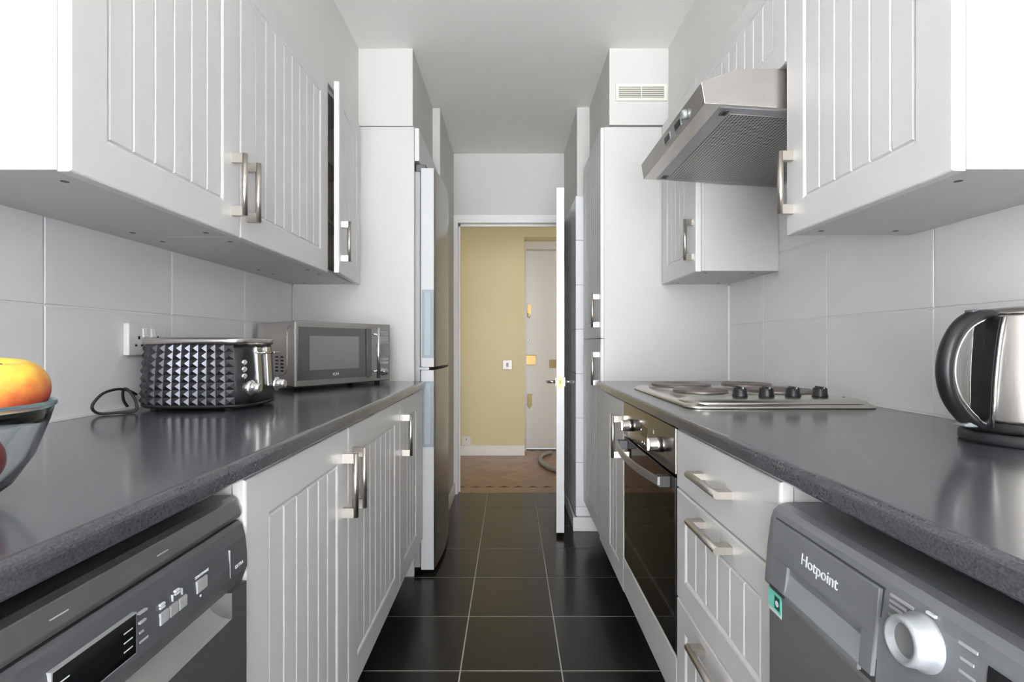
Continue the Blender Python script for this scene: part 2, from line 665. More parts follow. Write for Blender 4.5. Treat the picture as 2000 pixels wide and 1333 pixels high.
# far passage walls
structure('wall_left_far', B().box(-XW - 0.12, -0.418, 2.985, YF, -0.06, ZC), 'paint',
          'short white wall between the fridge and the doorway', 'wall')
wrf = structure('wall_right_far', B().box(0.388, XW + 0.12, 2.978, YF, -0.06, ZC), 'paint',
                'short tiled wall beside the open door', 'wall')
zj = [1.181 + 0.2605 * k for k in range(-5, 4)]
for k, (za, zb) in enumerate(zip(zj[:-1], zj[1:])):
    za = max(za, 0.085)
    if zb - za < 0.02:
        continue
    me = slab_mesh('wall', 0.62, zb - za - 0.0025, TD, 0.0014, 'wall_tile')
    link('tile', me, 'wall_tile', wrf, (0.381 + 0.31, 2.97, (za + zb) / 2), (PI / 2, 0, 0))
    for ya, yb in ((2.972, 3.155), (3.155, 3.57), (3.57, YF)):
        me = slab_mesh('wall', yb - ya - 0.0025, zb - za - 0.0025, TD, 0.0014, 'wall_tile')
        link('tile', me, 'wall_tile', wrf, (0.38, (ya + yb) / 2, (za + zb) / 2), (PI / 2, 0, -PI / 2))
structure('baseboard_right', B().box(0.362, 0.60, 2.955, 2.9695, 0, 0.082).box(0.366, 0.3795, 2.97, YF, 0, 0.082),
          'gloss_white', 'white skirting board round the foot of the tiled nib', 'skirting', 0.003)
structure('baseboard_left', B().box(-0.4175, -0.404, 2.99, YF - 0.02, 0, 0.082),
          'gloss_white', 'white skirting board between fridge and doorway', 'skirting', 0.003)
OX0, OX1, OZ = -0.387, 0.373, 1.977
wf = B()
wf.box(-2.0, OX0 - 0.03, YF, YF + 0.1, -0.06, ZC)
wf.box(OX1 + 0.03, 2.0, YF, YF + 0.1, -0.06, ZC)
wf.box(OX0 - 0.03, OX1 + 0.03, YF, YF + 0.1, OZ + 0.03, ZC)
structure('wall_far', wf, 'paint', 'white end wall with the doorway to the yellow hall', 'wall')
tr = B()
tr.box(OX0 - 0.030, OX0, YF - 0.016, YF + 0.116, 0, OZ)
tr.box(OX0 - 0.0305, OX0 + 0.012, YF + 0.045, YF + 0.06, 0, OZ)
tr.box(OX1, OX1 + 0.030, YF - 0.0, YF + 0.116, 0, OZ)
tr.box(OX0 - 0.030, OX1 + 0.030, YF - 0.016, YF + 0.116, OZ, OZ + 0.03)
tr.box(OX0 - 0.030, 0.379, YF - 0.019, YF, OZ + 0.022, OZ + 0.055)
tr.box(OX0, OX1, YF + 0.045, YF + 0.06, OZ - 0.014, OZ)
structure('trim_1', tr, 'gloss_white', 'white painted door frame round the opening to the hall', 'door frame')
# hall
structure('wall_hall', B().box(-2.0, 0.13, 4.97, 5.42, -0.06, ZC).box(0.13, 1.06, 4.97, 5.42, 2.144, ZC).box(1.06, 2.0, 4.97, 5.42, -0.06, ZC),
          'yellow_wall', 'pale yellow hall wall facing the kitchen doorway', 'wall')
structure('wall_hall_left', B().box(-2.1, -2.0, 3.7, 5.42, -0.06, ZC), 'yellow_wall', 'yellow end wall of the hall on the fridge side', 'wall')
structure('wall_hall_right', B().box(2.0, 2.1, 3.7, 5.42, -0.06, ZC), 'yellow_wall', 'yellow end wall of the hall behind the open door', 'wall')
structure('baseboard_hall', B().box(-1.99, 0.134, 4.956, 4.9695, 0, 0.098), 'gloss_white',
          'white skirting board along the foot of the yellow wall', 'skirting', 0.003)
structure('trim_2', B().box(0.131, 0.155, 5.18, 5.30, 0, 2.143).box(0.155, 1.035, 5.18, 5.30, 2.064, 2.143).box(1.035, 1.059, 5.18, 5.30, 0, 2.143),
          'front_door_white', 'pale frame and head board round the front door', 'door frame', 0.002)
# added unseen room behind the viewpoint, made wide and glazed to light the kitchen
XR = 2.9
structure('floor_back', B().box(-XR, XR, YB, YR, -0.06, -0.001), 'pale_wood', 'pale floor of the added room behind the viewpoint', 'floor')
structure('ceiling_back', B().box(-XR, XR, YB - 0.1, YR, ZC, ZC + 0.08), 'ceiling_paint', 'ceiling of the added room behind the viewpoint', 'ceiling')
structure('wall_back_left', B().box(-XR - 0.1, -XR, YB - 0.1, YR, -0.06, ZC).box(-XR - 0.1, -0.78, YR - 0.1, YR - 0.001, -0.0005, ZC - 0.001), 'paint', 'white wall and light-blocking nib of the added room, on the dishwasher side', 'wall')  # inner return added to keep window light off the cabinet ends
structure('wall_back_right', B().box(XR, XR + 0.1, YB - 0.1, YR, -0.06, ZC).box(0.78, XR + 0.1, YR - 0.1, YR - 0.001, -0.0005, ZC - 0.001), 'paint', 'white wall and light-blocking nib of the added room, on the washing machine side', 'wall')  # return added here too, shading the opposite cabinet ends
WA, WB = WXC - 2.15, WXC + 2.15
bw = B()
bw.box(-XR, WA, YB - 0.1, YB, -0.06, ZC).box(WB, XR, YB - 0.1, YB, -0.06, ZC)
bw.box(WA, WB, YB - 0.1, YB, -0.06, 0.15).box(WA, WB, YB - 0.1, YB, 2.36, ZC)
structure('wall_back', bw, 'paint', 'white wall of the added room round its large window', 'wall')
wn = root('window_1', 'large white framed window behind the viewpoint', 'window', (WXC, YB, 0.15), kind='structure')
fr_ = B()
for a in (WA, WA + 1.05, WXC - 0.03, WB - 1.11, WB - 0.06):
    fr_.box(a, a + 0.06, YB - 0.08, YB - 0.02, 0.15, 2.36)
fr_.box(WA + 0.06, WB - 0.06, YB - 0.08, YB - 0.02, 0.15, 0.21).box(WA + 0.06, WB - 0.06, YB - 0.08, YB - 0.02, 2.30, 2.36)
part('window_frame', fr_, 'gloss_white', wn)
for a in (WA + 0.06, WA + 1.11, WXC + 0.03, WB - 1.05):
    part('pane', B().box(a, a + 0.99, YB - 0.055, YB - 0.049, 0.21, 2.30), 'window_glass', wn)

# ------------------------------------------------------------------ kitchen door, hinged on the far frame
kd = root('door_1', 'white kitchen door standing wide open, seen edge on', 'door', (0.372, 3.675, 0), kind='structure', local=True)
hx, hy = 0.372, 3.675
nx, ny = 0.301, 2.862                       # near right-hand corner of the door edge
ang = math.atan2(ny - hy, nx - hx)          # local +x runs from hinge to the free edge
kd.rotation_euler = (0, 0, ang)
DW = math.hypot(nx - hx, ny - hy)
part('door_leaf', B().box(0, DW, -0.0445, 0, 0.026, 1.979), 'gloss_white', kd, 0.0015)
part('latch_plate', B().box(DW - 0.0005, DW + 0.0012, -0.036, -0.0085, 0.845, 0.91), 'brass', kd, label='brass latch plate')
part('latch_bolt', B().box(DW, DW + 0.004, -0.028, -0.017, 0.868, 0.889), 'old_brass', kd, 0.001)
for sgn, yy in ((1, 0.0), (-1, -0.0445)):
    part('handle_rose', B().box(DW - 0.075, DW - 0.04, yy if sgn > 0 else yy - 0.006, yy + 0.006 if sgn > 0 else yy, 0.85, 0.902), 'handle_steel', kd, 0.002)
    h = B()
    h.cyl((DW - 0.058, yy, 0.876), (DW - 0.058, yy + sgn * 0.05, 0.876), 0.009, n=12)
    h.tube([(DW - 0.058, yy + sgn * 0.048, 0.876), (DW - 0.075, yy + sgn * 0.052, 0.876), (DW - 0.12, yy + sgn * 0.054, 0.874), (DW - 0.16, yy + sgn * 0.05, 0.869)], [0.008, 0.009, 0.009, 0.0075], 10)
    part('lever_handle', h, 'chrome', kd)
for z in (0.25, 1.72):
    part('hinge', B().cyl((0.004, 0.006, z - 0.045), (0.004, 0.006, z + 0.045), 0.006, n=10), 'chrome', kd)

# ------------------------------------------------------------------ front door
fd = root('door_2', 'flat white front door with brass locks at the end of the hall', 'door', (0.6, 5.25, 0), kind='structure')
part('door_leaf', B().box(0.157, 1.033, 5.245, 5.29, 0.012, 2.062), 'front_door_white', fd, 0.002)
YD = 5.245


def plate(x0, x1, y0, y1, t=0.006):
    a, b_ = px(x0, y1, YD), px(x1, y0, YD)
    return B().box(a[0], b_[0], YD - t, YD, a[2], b_[2])


p = part('chain_keeper', plate(1029.5, 1037.5, 595, 614), 'brass', fd, 0.002, label='brass door chain keeper')
q = px(1033.5, 618, YD)
part('chain_hook', B().tube([(q[0] - 0.012, YD - 0.012, q[2] + 0.03), (q[0] - 0.014, YD - 0.014, q[2] - 0.005), (q[0], YD - 0.015, q[2] - 0.02), (q[0] + 0.012, YD - 0.014, q[2])], 0.005, 8), 'brass', fd)
q = px(1031, 665, YD)
part('peephole', B().lathe([(0.014, 0), (0.014, 0.004), (0.009, 0.007)], (q[0], YD, q[2]), (0, -1, 0), 14), 'silver_plastic', fd)
part('rim_lock', plate(1026, 1047, 694, 713, 0.035), 'brass', fd, 0.004, label='brass rim lock')
part('letter_plate', plate(1073, 1100, 703, 719, 0.008), 'old_brass', fd, 0.002, label='dull brass letter plate')
q0, q1 = px(1030, 798, YD), px(1039, 770, YD)
cx = (q0[0] + q1[0]) / 2
part('lower_lock', B().prism([(q0[0], q1[2]), (q0[0], q0[2] + 0.03), (cx, q0[2]), (q1[0], q0[2] + 0.03), (q1[0], q1[2])], YD - 0.01, YD, 'y'), 'old_brass', fd, 0.002)

# hall fittings
a, b_ = px(982, 722, 4.97), px(1000, 704, 4.97)
sw = root('light_switch', 'square chrome light switch on the yellow hall wall', 'switch', (a[0], 4.97, a[2]))
part('plate', B().box(a[0], b_[0], 4.962, 4.9699, a[2], b_[2]), 'switch_metal', sw, 0.002)
part('rocker', B().box((a[0] + b_[0]) / 2 - 0.012, (a[0] + b_[0]) / 2 + 0.012, 4.957, 4.962, a[2] + 0.025, b_[2] - 0.025), 'print_grey', sw, 0.001)
a, b_ = px(902, 871, 4.97), px(920, 852, 4.97)
so = root('wall_socket', 'small white socket low on the yellow hall wall above the skirting', 'socket', (a[0], 4.97, a[2]))
part('plate', B().box(a[0], b_[0], 4.961, 4.9699, max(a[2], 0.1), b_[2]), 'socket_white', so, 0.002)
cxm, czm = (a[0] + b_[0]) / 2, (max(a[2], 0.1) + b_[2]) / 2
part('pin_hole', B().box(cxm - 0.004, cxm + 0.004, 4.9602, 4.961, czm + 0.008, czm + 0.02), 'dark_hole', so)

# vacuum hose on the hall floor
path = [(0.40, 5.02), (0.33, 4.95), (0.285, 4.82), (0.272, 4.68), (0.292, 4.52), (0.35, 4.36), (0.45, 4.26), (0.60, 4.23), (0.75, 4.32), (0.82, 4.52), (0.80, 4.75), (0.70, 4.92), (0.57, 5.0)]


def smooth_path(P, n=6, closed=False):
    P = [Vector(p) for p in P]
    out = []
    m = len(P)
    for k in range(m if closed else m - 1):
        p0 = P[k - 1] if (closed or k > 0) else P[0]
        p1, p2 = P[k], P[(k + 1) % m]
        p3 = P[(k + 2) % m] if (closed or k + 2 < m) else P[-1]
        for q in range(n):
            t = q / n
            out.append(0.5 * ((2 * p1) + (-p0 + p2) * t + (2 * p0 - 5 * p1 + 4 * p2 - p3) * t * t + (-p0 + 3 * p1 - 3 * p2 + p3) * t ** 3))
    if not closed:
        out.append(P[-1])
    return out


hp = smooth_path([(x, y, 0.021) for x, y in path], 14)
rad = [0.0195 if k % 2 else 0.0165 for k in range(len(hp))]
thing('vacuum_hose', B().tube(hp, rad, 12), 'hose_grey', 'ribbed grey vacuum hose lying in a loop on the parquet', 'hose', (0.55, 4.6, 0))

# ------------------------------------------------------------------ cabinet parts
FRM = 0.074         # frame of a grooved door
DOOR = {}


def door_mesh(w, h, t, grooved):
    k = ('d', round(w, 4), round(h, 4), t, grooved)
    if k in DOOR:
        return DOOR[k]
    b = B()

    def ring(i, y):
        return [(i, y, i), (w - i, y, i), (w - i, y, h - i), (i, y, h - i)]
    rings = [ring(0, 0), ring(0, -(t - 0.004)), ring(0.0012, -(t - 0.0012)), ring(0.004, -t)]
    if grooved:
        fm = FRM if h > 0.3 else 0.058
        rings += [ring(fm, -t), ring(fm + 0.004, -(t - 0.0015)), ring(fm + 0.011, -(t - 0.0085))]
    b.loft(rings, smooth=False)
    DOOR[k] = b.mesh('door')
    return DOOR[k]


def plank_mesh(w, h, t=0.006, ch=0.0035):
    k = ('p', round(w, 4), round(h, 4))
    if k not in DOOR:
        b = B()

        def ring(i, y):
            return [(-w / 2 + i, y, i), (w / 2 - i, y, i), (w / 2 - i, y, h - i), (-w / 2 + i, y, h - i)]
        b.loft([ring(0, 0), ring(0, -(t - ch)), ring(ch, -t)], smooth=False)
        DOOR[k] = b.mesh('plank')
    return DOOR[k]


HL = 0.158          # handle length


def handle_mesh():
    if 'h' not in DOOR:
        b = B()
        b.cyl((0, -0.030, -HL / 2), (0, -0.030, HL / 2), 0.0074, n=16)
        for z in (-HL / 2 + 0.012, HL / 2 - 0.012):
            b.box(-0.0068, 0.0068, -0.030, 0, z - 0.0118, z + 0.0118)
        DOOR['h'] = b.mesh('handle')
        DOOR['h'].materials.append(M('handle_steel'))
    return DOOR['h']


def add_front(parent, side, ynear, yfar, z0, z1, xfront, name='door', grooved=True, handle=None, t=0.02, gap=0.0015, phi=0.0, drawer=False):
    """a door or drawer front on the aisle face of a cabinet.  side -1: faces +x, +1: faces -x.
    handle: (distance along y from the near edge, height of its middle)"""
    ynear += gap
    yfar -= gap
    z0 += gap
    z1 -= gap
    w, h = yfar - ynear, z1 - z0
    o = ORG[parent.name]
    me = door_mesh(w, h, t, grooved)
    d = link(name, me, 'cabinet_white', parent)
    if side < 0:
        f = PI / 2 + phi
        hxp, hyp = xfront - t, yfar
        lx, ly = hxp - w * math.cos(f), hyp - w * math.sin(f)
        d.location = (lx - o[0], ly - o[1], z0 - o[2])
        d.rotation_euler = (0, 0, f)
    else:
        d.location = (xfront + t - o[0], yfar - o[1], z0 - o[2])
        d.rotation_euler = (0, 0, -PI / 2)
    ORG[d.name] = (0, 0, 0)
    if grooved:
        fm = (FRM if h > 0.3 else 0.058) + 0.011
        iw, ih = w - 2 * fm + 0.006, h - 2 * fm + 0.006
        n = max(2, round(iw / 0.058))
        pw = iw / n
        pmh = plank_mesh(pw, ih)
        for k in range(n):
            link('plank', pmh, 'cabinet_white', d, (fm - 0.003 + pw * (k + 0.5), -(t - 0.0085), fm - 0.003))
    if handle:
        dy, hz = handle
        lx = dy - gap if side < 0 else w - (dy - gap)
        hd = link('handle', handle_mesh(), 'handle_steel', d, (lx, -t, hz - z0))
        if drawer:
            hd.rotation_euler = (0, PI / 2, 0)
        hd['label'] = 'brushed steel bar handle'
    return d


def sbox(side, xa, xb, y0, y1, z0, z1, b=None):
    """box between |x| = xa and xb on one side of the aisle"""
    b = b or B()
    x0, x1 = sorted((side * xa, side * xb))
    return b.box(x0, x1, y0, y1, z0, z1)


def screws(parent, side, ylist, xlist, z):
    for y in ylist:
        for x in xlist:
            part('screw_cap', B().lathe([(0.0065, 0), (0.0065, -0.0006)], (side * x, y, z), n=12), 'bolt_dark', parent)


# ------------------------------------------------------------------ wall cabinets
def wall_cabinet(side, y0, y1, label, handle, z0=ZU0, z1=ZU1, door_z0=None, phi=0.0, open_box=False, endface=0.0, sc=True, xu=XU):
    c = root('wall_cabinet', label, 'cabinet', (side * 0.86, (y0 + y1) / 2, z0), group='white grooved wall cabinets')
    xb = xu + 0.0215
    back = 1.0225
    if open_box:
        b = B()
        sbox(side, xb, back, y0 + 0.001, y0 + 0.019, z0 + 0.004, z1, b)
        sbox(side, xb, back, y1 - 0.019, y1 - 0.001, z0 + 0.004, z1, b)
        sbox(side, xb, back, y0 + 0.019, y1 - 0.019, z0 + 0.004, z0 + 0.022, b)
        sbox(side, xb, back, y0 + 0.019, y1 - 0.019, z1 - 0.018, z1, b)
        sbox(side, back - 0.006, back, y0 + 0.019, y1 - 0.019, z0 + 0.022, z1 - 0.018, b)
        part('body', b, 'carcass_dimmed', c)
        for z in (1.60, 1.85):
            part('shelf', sbox(side, xb + 0.03, back - 0.008, y0 + 0.02, y1 - 0.02, z, z + 0.018), 'carcass_inside', c)
        for ya, yb in ((y0 + 0.0195, y0 + 0.021), (y1 - 0.021, y1 - 0.0195)):
            part('lining', sbox(side, xb + 0.002, back - 0.008, ya, yb, z0 + 0.024, z1 - 0.02), 'carcass_inside', c)
    else:
        part('body', sbox(side, xb, back, y0 + 0.001, y1 - 0.001, z0 + 0.004, z1), 'carcass_dimmed', c, 0.0008, 1)
    add_front(c, side, y0, y1, door_z0 or z0, z1, side * xu, handle=handle, phi=phi)
    if sc:
        screws(c, side, (y0 + 0.06, y1 - 0.05), (xu + 0.06, 0.95), z0 + 0.004)
    return c


hz = ZU0 + 0.05 + HL / 2
wall_cabinet(-1, 0.81, 1.322, 'white grooved wall cabinet nearest the fruit bowl, its plain white end facing the viewer', (0.512 - 0.035, hz))
wall_cabinet(-1, 1.322, 1.96, 'wide white grooved wall cabinet between its narrower neighbours, over the toaster', (0.035, hz))
wall_cabinet(-1, 1.96, 2.376, 'white wall cabinet over the microwave with its door ajar', (0.038, hz), phi=math.radians(5.6), open_box=True)
wall_cabinet(1, 0.808, 1.302, 'white grooved wall cabinet over the kettle', (0.494 - 0.03, hz))
wall_cabinet(1, 1.936, 2.376, 'white wall cabinet just beyond the extractor hood, against the tall cupboard', (0.034, hz))
# the cupboard above the hood
c = root('hood_cabinet', 'low grooved cupboard directly above the extractor hood', 'cabinet', (0.86, 1.62, 1.82))
part('body', sbox(1, XU + 0.0215, 1.0225, 1.303, 1.935, 1.818, ZU1), 'carcass_dimmed', c)
add_front(c, 1, 1.302, 1.936, 1.735 + 0.085, ZU1, XU, handle=None)

# ------------------------------------------------------------------ extractor hood
hy0, hy1 = 1.322, 1.932
hd = root('extractor_hood', 'stainless steel extractor hood between wall cabinets over the hob', 'extractor hood', (0.76, 1.63, 1.684))
prof = [(1.0225, 1.690), (0.505, 1.7225), (0.496, 1.778), (0.591, 1.8135), (1.0225, 1.8135)]
part('body', B().prism(prof, hy0, hy1, 'y'), 'steel', hd, 0.0015, 2)
sl = (1.690 - 1.7225) / (1.0225 - 0.505)
UF = Frame((0.505, hy0, 1.7225), (0, 1, 0), (1, 0, sl))     # u along y, v towards the wall, w = down
if UF.n.z > 0:
    UF.n = -UF.n
W_ = hy1 - hy0
b = B()
b.F = UF
b.box(0.012, W_ - 0.012, 0.045, 0.50, -0.001, 0.0015)
fp = part('filter_panel', b, 'hood_grey', hd, 0.001, 1, label='grey panel under the hood')
b = B()
b.F = UF
b.box(0.045, W_ - 0.04, 0.085, 0.485, 0.0015, 0.003)
part('filter_mesh', b, 'filter_mesh', fp, label='perforated metal grease filter')
for u in (0.04, W_ - 0.045):
    b = B()
    b.F = UF
    b.box(u - 0.016, u + 0.016, 0.058, 0.078, 0.0015, 0.004)
    l = part('latch', b, 'graphite_dark', fp, 0.001)
    b = B()
    b.F = UF
    b.box(u - 0.008, u + 0.008, 0.063, 0.073, 0.004, 0.0046)
    part('latch_slot', b, 'dark_hole', fp)
FFr = Frame((0.505, hy1, 1.7225), (0, -1, 0), (-0.009, 0, 0.0555))   # front strip, u towards the viewer
for u0, u1 in ((0.285, 0.345), (0.385, 0.445)):
    b = B()
    b.F = FFr
    b.box(u0, u1, 0.016, 0.040, 0, 0.0025)
    sw_ = part('switch', b, 'silver_plastic', hd, 0.002)
    b = B()
    b.F = FFr
    b.box(u0 + 0.006, u1 - 0.006, 0.019, 0.037, 0.0025, 0.0035)
    k = part('slider_slot', b, 'black_plastic', sw_)
b = B()
b.lathe([(0.0135, -0.001), (0.0135, 0.008), (0.012, 0.011), (0.007, 0.0125)], FFr((0.482, 0.030, 0)), FFr.n, 24)
part('knob', b, 'silver_plastic', hd)

# ------------------------------------------------------------------ tall units
# left: fridge housing = end panel + top box
c = root('fridge_housing', 'white end panel and top cupboard enclosing the tall fridge', 'cabinet', (-0.72, 2.39, 0))
part('end_panel', B().box(-1.0225, -0.455, YP, YP + 0.018, 0, ZU1), 'panel_dimmed', c, 0.002)
part('top_box', B().box(-1.0225, -0.4545, 2.40, 2.983, 1.963, ZU1), 'carcass_dimmed', c)
add_front(c, -1, 2.392, 2.98, 1.958, ZU1, -0.4335, name='flap_door', grooved=False)

# right: tall cupboard with two doors
c = root('tall_cupboard', 'tall white cupboard with two doors beyond the hob, below the air grille', 'cabinet', (0.72, 2.65, 0))
part('end_panel', B().box(0.4375, 1.0225, YP, YP + 0.018, 0.18, ZU1), 'panel_dimmed', c, 0.003)
part('body', B().box(0.442, 1.0225, YP + 0.019, 2.95, 0.15, ZU1), 'carcass_dimmed', c)
part('plinth', B().box(0.55, 1.02, YP + 0.02, 2.94, 0, 0.15), 'plinth_grey', c)
add_front(c, 1, YP + 0.006, 2.95, 1.12, ZU1, 0.4215, handle=(0.05, 1.12 + 0.055 + HL / 2))
add_front(c, 1, YP + 0.006, 2.95, 0.18, 1.12, 0.4215, handle=(0.05, 1.12 - 0.065 - HL / 2))

# air grille
a, b_ = px(1202, 198, YP), px(1302, 165.5, YP)
g = root('air_vent', 'cream slatted air grille on the boxing above the tall cupboard', 'vent', ((a[0] + b_[0]) / 2, YP, a[2]))
x0, x1, z0, z1 = a[0], b_[0], a[2], b_[2]
part('backing', B().box(x0 + 0.012, x1 - 0.012, YP - 0.002, YP - 0.0002, z0 + 0.012, z1 - 0.012), 'vent_dark', g)
b = B()
b.box(x0, x1, YP - 0.008, YP - 0.0002, z0, z0 + 0.013).box(x0, x1, YP - 0.008, YP - 0.0002, z1 - 0.013, z1)
b.box(x0, x0 + 0.014, YP - 0.008, YP - 0.0002, z0 + 0.013, z1 - 0.013).box(x1 - 0.014, x1, YP - 0.008, YP - 0.0002, z0 + 0.013, z1 - 0.013)
part('frame', b, 'vent_cream', g)
part('divider', B().box((x0 + x1) / 2 - 0.002, (x0 + x1) / 2 + 0.002, YP - 0.009, YP - 0.0021, z0 + 0.013, z1 - 0.013), 'vent_cream', g)
n = 5
for k in range(n):
    zz = z0 + 0.014 + (z1 - z0 - 0.028) * (k + 0.5) / n
    part('slat', B().prism([(YP - 0.008, zz - 0.004), (YP - 0.0022, zz + 0.0015), (YP - 0.0022, zz + 0.0035), (YP - 0.008, zz - 0.0015)], x0 + 0.014, x1 - 0.014, 'x'), 'vent_cream', g)

# ------------------------------------------------------------------ base cabinets
ZD0, ZD1 = 0.18, 0.884
YN = -0.30                                  # near ends of both runs, behind the viewpoint


def base_cabinet(side, y0, y1, label, handle, name='base_cabinet'):
    c = root(name, label, 'cabinet', (side * 0.72, (y0 + y1) / 2, 0), group='white grooved base cabinets')
    part('body', sbox(side, XD + 0.0215, 1.02, y0 + 0.001, y1 - 0.001, 0.16, ZB - 0.001), 'carcass_dimmed', c)
    part('plinth', sbox(side, 0.54, 1.0, y0 + 0.001, y1 - 0.001, 0, 0.16), 'plinth_grey', c)
    add_front(c, side, y0, y1, ZD0, ZD1, side * XD, handle=handle)
    return c


hb = 0.872 - 0.047 - HL / 2
base_cabinet(-1, 0.787, 1.286, 'white grooved base cabinet next to the dishwasher, handle away from it', (0.499 - 0.037, hb))
base_cabinet(-1, 1.286, 1.885, 'wide white grooved base cabinet under the toaster and microwave', (0.037, hb))
base_cabinet(-1, 1.885, 2.286, 'narrow white grooved base cabinet beside the fridge', (0.052, hb))
base_cabinet(1, 1.862, 2.20, 'narrow white grooved base cabinet between the oven and the tall cupboard', (0.042, hb))
# fillers
thing('filler_panel', sbox(-1, XD + 0.002, XD + 0.02, 2.288, YP - 0.001, ZD0, ZD1), 'cabinet_white',
      'white filler strip between the narrow base cabinet and the fridge panel', 'filler panel', (-XD, 2.33, ZD0), 0.002)
thing('filler_panel', sbox(1, XD + 0.002, XD + 0.02, 2.203, YP - 0.001, ZD0, ZD1), 'cabinet_white',
      'white filler strip between the narrow base cabinet and the tall cupboard', 'filler panel', (XD, 2.29, ZD0), 0.002)
for s, nm in ((-1, 'beside the dishwasher'), (1, 'beside the washing machine')):
    thing('end_support', sbox(s, XD + 0.03, 1.02, YN, YN + 0.018, 0, ZB), 'carcass_dimmed',
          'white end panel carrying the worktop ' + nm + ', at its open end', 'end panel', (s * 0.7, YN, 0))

# drawer unit
c = root('drawer_unit', 'white unit of three drawers with bar handles between oven and washing machine', 'drawer unit', (0.72, 1.02, 0))
part('body', sbox(1, XD + 0.0215, 1.02, 0.777, 1.264, 0.16, ZB - 0.001), 'carcass_dimmed', c)
part('plinth', sbox(1, 0.54, 1.0, 0.777, 1.264, 0, 0.16), 'plinth_grey', c)
add_front(c, 1, 0.776, 1.265, 0.738, ZD1, XD, name='drawer', grooved=False, handle=(0.245, 0.812), drawer=True)
add_front(c, 1, 0.776, 1.265, 0.466, 0.738, XD, name='drawer', handle=(0.245, 0.709), drawer=True)
add_front(c, 1, 0.776, 1.265, 0.185, 0.466, XD, name='drawer', handle=(0.245, 0.437), drawer=True)

# ------------------------------------------------------------------ oven
OY0, OY1 = 1.268, 1.859
ov = root('oven', 'built-in black glass and steel oven under the hob', 'oven', (0.72, 1.56, 0.31))
part('body', B().box(XD + 0.022, 1.0, OY0 + 0.02, OY1 - 0.01, 0.312, 0.872), 'graphite_dark', ov)
part('control_panel', B().box(XD - 0.001, XD + 0.021, OY0 + 0.003, OY1 - 0.003, 0.765, 0.884), 'oven_steel', ov, 0.003, label='brushed steel control panel')
dr = part('oven_door', B().box(XD + 0.001, XD + 0.021, OY0 + 0.012, OY1 - 0.003, 0.312, 0.757), 'black_glass', ov, 0.003, label='black glass oven door')
part('door_edge', B().box(XD + 0.003, XD + 0.021, OY0 + 0.002, OY0 + 0.0115, 0.312, 0.757), 'black_plastic', dr)
# curved flat handle
ring = []
y0h, y1h = 1.312, 1.822
for k in range(17):
    t = k / 16
    y = y0h + (y1h - y0h) * t
    bow = 0.026 * (1 - (2 * t - 1) ** 2)
    xo = XD - 0.034 - bow
    ring.append([(xo, y, 0.728), (xo + 0.007, y, 0.728), (xo + 0.007, y, 0.750), (xo, y, 0.750)])
part('handle', B().loft(ring, smooth=False), 'brushed', dr, 0.001, 1)
for y in (y0h, y1h - 0.03):
    part('handle_bracket', B().box(XD - 0.030, XD + 0.001, y + 0.002, y + 0.028, 0.722, 0.752), 'graphite_dark', dr, 0.002)
for y in (1.735, 1.405):
    k = part('knob', B().lathe([(0.021, -0.001), (0.021, 0.010), (0.019, 0.012), (0.019, 0.030), (0.017, 0.032)], (XD - 0.001, y, 0.816), (-1, 0, 0), 24), 'steel', ov)
    part('grip', B().box(XD - 0.037, XD - 0.032, y - 0.003, y + 0.003, 0.799, 0.833), 'chrome', k, 0.001)
part('clock_display', B().box(XD - 0.0018, XD - 0.001, 1.53, 1.61, 0.806, 0.838), 'black_glass', ov)
for y in (1.53, 1.555, 1.58):
    part('button', B().lathe([(0.005, 0), (0.005, 0.004), (0.003, 0.005)], (XD - 0.001, y, 0.788), (-1, 0, 0), 12), 'chrome', ov)
part('indicator', B().box(XD - 0.0018, XD - 0.001, 1.46, 1.468, 0.835, 0.845), 'print_white', ov)
c = root('oven_housing', 'white panel and housing below the built-in oven', 'cabinet', (0.72, 1.56, 0))
part('lower_panel', B().box(XD, XD + 0.018, 1.2665, 1.8605, 0.188, 0.308), 'cabinet_white', c, 0.003)
part('base', B().box(XD + 0.02, 1.02, 1.2665, 1.8605, 0.16, 0.308), 'carcass_dimmed', c)
part('plinth', B().box(0.54, 1.0, 1.267, 1.860, 0, 0.16), 'plinth_grey', c)


# ------------------------------------------------------------------ worktops
def worktop(side, label):
    r = 0.013
    prof = [(1.0235, ZB), (XF + 0.004, ZB), (XF, ZB + 0.004)]
    for k in range(7):
        a = PI / 2 * k / 6
        prof.append((XF + r - r * math.cos(a), ZT - r + r * math.sin(a)))
    prof.append((1.0235, ZT))
    prof = [(side * x, z) for x, z in prof]
    b = B().prism(prof, YN, YP - 0.0008, 'y')
    o = thing('worktop', b, 'worktop', label, 'worktop', (side * 0.72, 1.0, ZB))
    return o


worktop(-1, 'dark grey laminate worktop carrying the toaster and microwave')
worktop(1, 'dark grey laminate worktop carrying the hob and kettle')
for s, nm in ((-1, 'toaster'), (1, 'hob')):
    structure('trim_' + ('3' if s < 0 else '4'), sbox(s, XW - 0.006, XW - 0.0004, YN, YP - 0.002, ZT + 0.0003, ZT + 0.006), 'grout_white',
              'thin white sealant bead where the worktop with the ' + nm + ' meets the tiles', 'sealant')
structure('trim_6', B().box(-1.0236, -1.019, YP - 0.005, YP - 0.0004, ZT + 0.001, ZU0 - 0.002), 'grout_white',
          'thin white sealant bead where the tiles meet the fridge panel', 'sealant')
structure('trim_5', B().box(1.014, 1.0235, YP - 0.010, YP - 0.0005, ZT + 0.001, ZU0 - 0.002), 'gloss_white',
          'thin white corner strip where the tiles meet the tall cupboard', 'trim')

